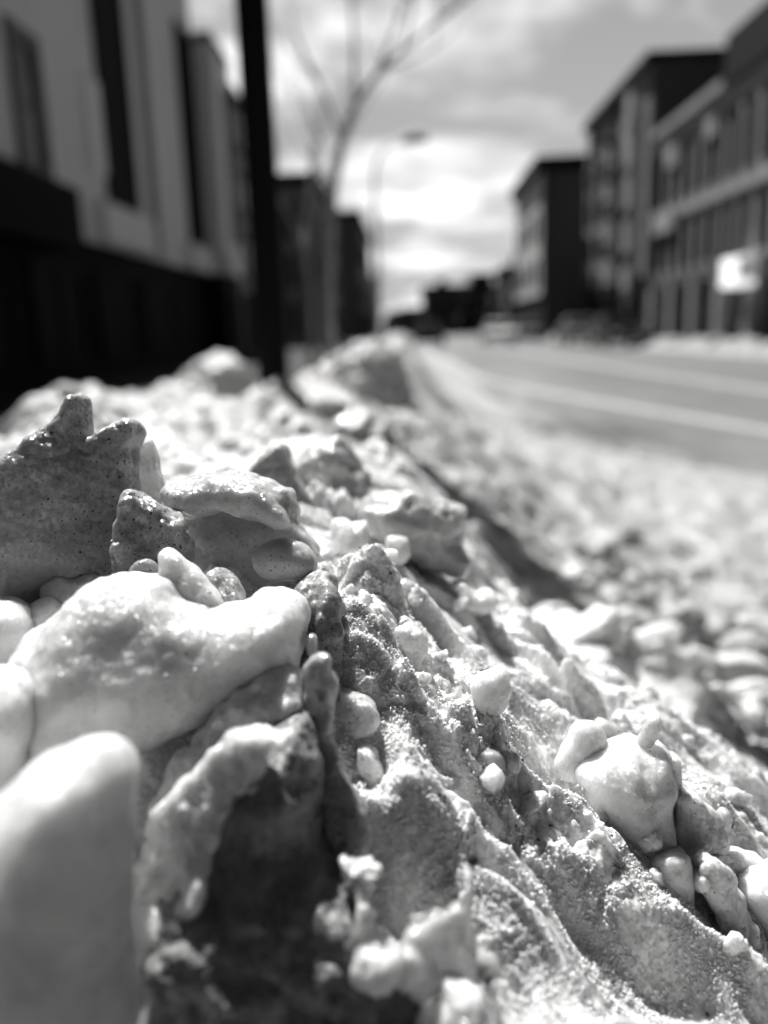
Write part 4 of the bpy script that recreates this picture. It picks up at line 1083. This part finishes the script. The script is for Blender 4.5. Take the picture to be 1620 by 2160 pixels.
# ------------------------------------------------------------------ cars
def make_car(label, mat, loc, rz, group='cars along the street'):
    c_ = wbuild('parked_car', label, 'car', group, loc); c_.rotation_euler.z = rz
    prof = [(-2.15, .35), (-2.2, .62), (-2.05, .88), (-1.3, .96), (1.05, .92), (1.95, .80), (2.2, .60), (2.2, .34), (1.75, .27), (-1.7, .27)]
    m = MB().prism(prof, 'x', -.88, .88)
    es = [e for e in m.bm.edges]; bmesh.ops.bevel(m.bm, geom=es, offset=.06, segments=2, affect='EDGES')
    m.build('body', M[mat], c_)
    # greenhouse narrowing to the roof
    def cab(name, mat_, z0, z1, w0, w1, y0, y1, y2, y3):
        g = MB(); vs = [g.bm.verts.new(v) for v in ((-w0, y0, z0), (w0, y0, z0), (w0, y3, z0), (-w0, y3, z0), (-w1, y1, z1), (w1, y1, z1), (w1, y2, z1), (-w1, y2, z1))]
        for q_ in ((0, 1, 5, 4), (1, 2, 6, 5), (2, 3, 7, 6), (3, 0, 4, 7), (4, 5, 6, 7), (3, 2, 1, 0)): g.bm.faces.new([vs[i] for i in q_])
        return g.build(name, M[mat_], c_)
    cab('windows', 'glass', .90, 1.36, .80, .62, -1.75, -1.15, .35, 1.0)
    cab('roof', mat, 1.362, 1.43, .63, .52, -1.2, -1.0, .2, .4)
    w_ = None
    for sx_ in (-1, 1):
        for y_ in (-1.35, 1.4):
            t_ = MB().tube([(sx_ * .74, y_, .33), (sx_ * .78, y_, .33), (sx_ * .90, y_, .33), (sx_ * .93, y_, .33)], [.30, .33, .33, .30], 20).build('wheel', M['rubber'], c_)
            MB().tube([(sx_ * .931, y_, .33), (sx_ * .945, y_, .33)], [.2, .17], 14).build('rim', M['chrome'], t_)
    for sx_ in (-1, 1):
        MB().box(sx_ * .60 - .18, 2.12, .60, sx_ * .60 + .18, 2.225, .74, bev=.03).build('headlight', M['chrome'], c_)
        MB().box(sx_ * .62 - .16, -2.24, .66, sx_ * .62 + .16, -2.12, .80, bev=.03).build('tail_light', M['panel_grey'], c_)
        MB().box(sx_ * .98 - .09, .72, .92, sx_ * .98 + .09, .84, 1.04, bev=.02).build('mirror', M[mat], c_)
    MB().box(-.25, 2.15, .40, .25, 2.232, .52).build('number_plate', M['stone'], c_)
    return c_


make_car('black car parked at the far kerb in front of the five-storey brick block', 'car_black', (9.0, 36.5, 0), math.pi)
make_car('grey car parked behind the black car', 'car_grey', (8.9, 44, 0), math.pi)
make_car('grey car parked before the black-ended tower', 'car_grey', (8.8, 63, 0), math.pi)
make_car('white car coming down the middle of the street', 'car_white', (5.6, 52, 0), math.pi)
make_car('black car parked at the near kerb beyond the snow bank', 'car_black', (1.35, 52, 0), 0)

# ------------------------------------------------------------------ sun, sky, camera
SUN_AZ, SUN_EL = R(-16.8), R(53)
sd = Vector((math.sin(SUN_AZ) * math.cos(SUN_EL), math.cos(SUN_AZ) * math.cos(SUN_EL), math.sin(SUN_EL)))
sl = bpy.data.lights.new('sun', 'SUN'); sl.energy = 5.0; sl.angle = R(0.53); sl.color = (1, 0.995, 0.985)
so = link(bpy.data.objects.new('sun', sl)); so.rotation_euler = sd.to_track_quat('Z', 'Y').to_euler(); so.location = (-20, 30, 40)
W = bpy.data.worlds.new('World'); SC.world = W; W.use_nodes = True
t = W.node_tree; bg = t.nodes['Background']
def wn(kind, **kw):
    x = t.nodes.new(kind)
    for k_, v_ in kw.items():
        if hasattr(x, k_) and k_ not in x.inputs: setattr(x, k_, v_)
        else:
            if isinstance(v_, bpy.types.NodeSocket): t.links.new(v_, x.inputs[k_])
            else: x.inputs[k_].default_value = v_
    return x
def wm(op, a, b=None, c=None, clamp=False):
    x = t.nodes.new('ShaderNodeMath'); x.operation = op; x.use_clamp = clamp
    for i_, v_ in enumerate((a, b, c)):
        if v_ is None: continue
        if isinstance(v_, bpy.types.NodeSocket): t.links.new(v_, x.inputs[i_])
        else: x.inputs[i_].default_value = v_
    return x.outputs[0]
def wramp(v, a, b, lo, hi):
    x = t.nodes.new('ShaderNodeMapRange'); x.clamp = True
    t.links.new(v, x.inputs[0])
    for i_, q_ in enumerate((a, b, lo, hi)):
        if isinstance(q_, bpy.types.NodeSocket): t.links.new(q_, x.inputs[i_ + 1])
        else: x.inputs[i_ + 1].default_value = q_
    return x.outputs[0]
sky = wn('ShaderNodeTexSky'); sky.sky_type = 'NISHITA'; sky.sun_disc = False; sky.sun_elevation = SUN_EL; sky.sun_rotation = SUN_AZ
sep = wn('ShaderNodeSeparateColor'); t.links.new(sky.outputs[0], sep.inputs[0])
blue = wm('MULTIPLY', sep.outputs[0], 0.2)     # red channel as behind a red filter, cut further to dim the fill
tc = wn('ShaderNodeTexCoord').outputs['Generated']
sx = wn('ShaderNodeSeparateXYZ'); t.links.new(tc, sx.inputs[0])
den = wm('ADD', wm('MAXIMUM', sx.outputs[2], 0.0), 0.16)
cv = wn('ShaderNodeCombineXYZ', X=wm('DIVIDE', sx.outputs[0], den), Y=wm('DIVIDE', sx.outputs[1], den))
n1 = wn('ShaderNodeTexNoise', Scale=0.9, Detail=8.0, Roughness=0.52, Distortion=0.4); t.links.new(cv.outputs[0], n1.inputs['Vector'])
dt = wn('ShaderNodeVectorMath', operation='DOT_PRODUCT'); t.links.new(tc, dt.inputs[0]); dt.inputs[1].default_value = sd
azm = wm('DIVIDE', sx.outputs[1], wm('ADD', wm('SQRT', wm('ADD', wm('POWER', sx.outputs[0], 2.0), wm('POWER', sx.outputs[1], 2.0))), 0.001))
ahead = wm('MULTIPLY', wramp(azm, 0.62, 0.90, 0.0, 1.0), wramp(sx.outputs[2], 0.38, 0.58, 1.0, 0.0))   # cloud kept ahead; the unseen sky is darkened to keep fill light low
mask = wm('MULTIPLY', wramp(n1.outputs['Fac'], 0.44, 0.60, 0.0, 1.0), ahead)
veil = wm('MULTIPLY', wramp(sx.outputs[2], 0.0, 0.45, 1.0, 0.55), ahead)
n2 = wn('ShaderNodeTexNoise', Scale=2.3, Detail=5.0, Roughness=0.5); t.links.new(cv.outputs[0], n2.inputs['Vector'])
cb = wramp(n2.outputs['Fac'], 0.38, 0.60, 5.2, 17.0)
low = wm('ADD', wm('MULTIPLY', blue, wm('SUBTRACT', 1.0, wm('MULTIPLY', veil, 0.85))), wm('MULTIPLY', veil, 5.5))
tot = wm('ADD', wm('MULTIPLY', low, wm('SUBTRACT', 1.0, mask)), wm('MULTIPLY', cb, mask))
cc = wn('ShaderNodeCombineColor')
for i_ in range(3): t.links.new(tot, cc.inputs[i_])
t.links.new(cc.outputs[0], bg.inputs[0]); bg.inputs[1].default_value = 0.055

cam = bpy.data.cameras.new('camera'); co = link(bpy.data.objects.new('camera', cam))
cam.sensor_fit = 'VERTICAL'; cam.sensor_height = 36.0; cam.lens = 36.0 * F_PX / 2160
cam.clip_start = 0.01; cam.clip_end = 2000
cam.dof.use_dof = True; cam.dof.focus_distance = 0.183; cam.dof.aperture_fstop = cam.lens / 4.0
mw = Matrix([[*MW[i], 0] for i in range(3)] + [[0, 0, 0, 1]]); mw.translation = Vector(ORG)
co.matrix_world = mw
SC.camera = co
SC.view_settings.view_transform = 'Standard'; SC.view_settings.look = 'None'; SC.view_settings.gamma = 1.0; SC.view_settings.exposure = 0.88
SC.render.engine = 'CYCLES'; SC.cycles.use_denoising = True
SC.cycles.max_bounces = 8; SC.cycles.transmission_bounces = 6; SC.cycles.sample_clamp_indirect = 6.0
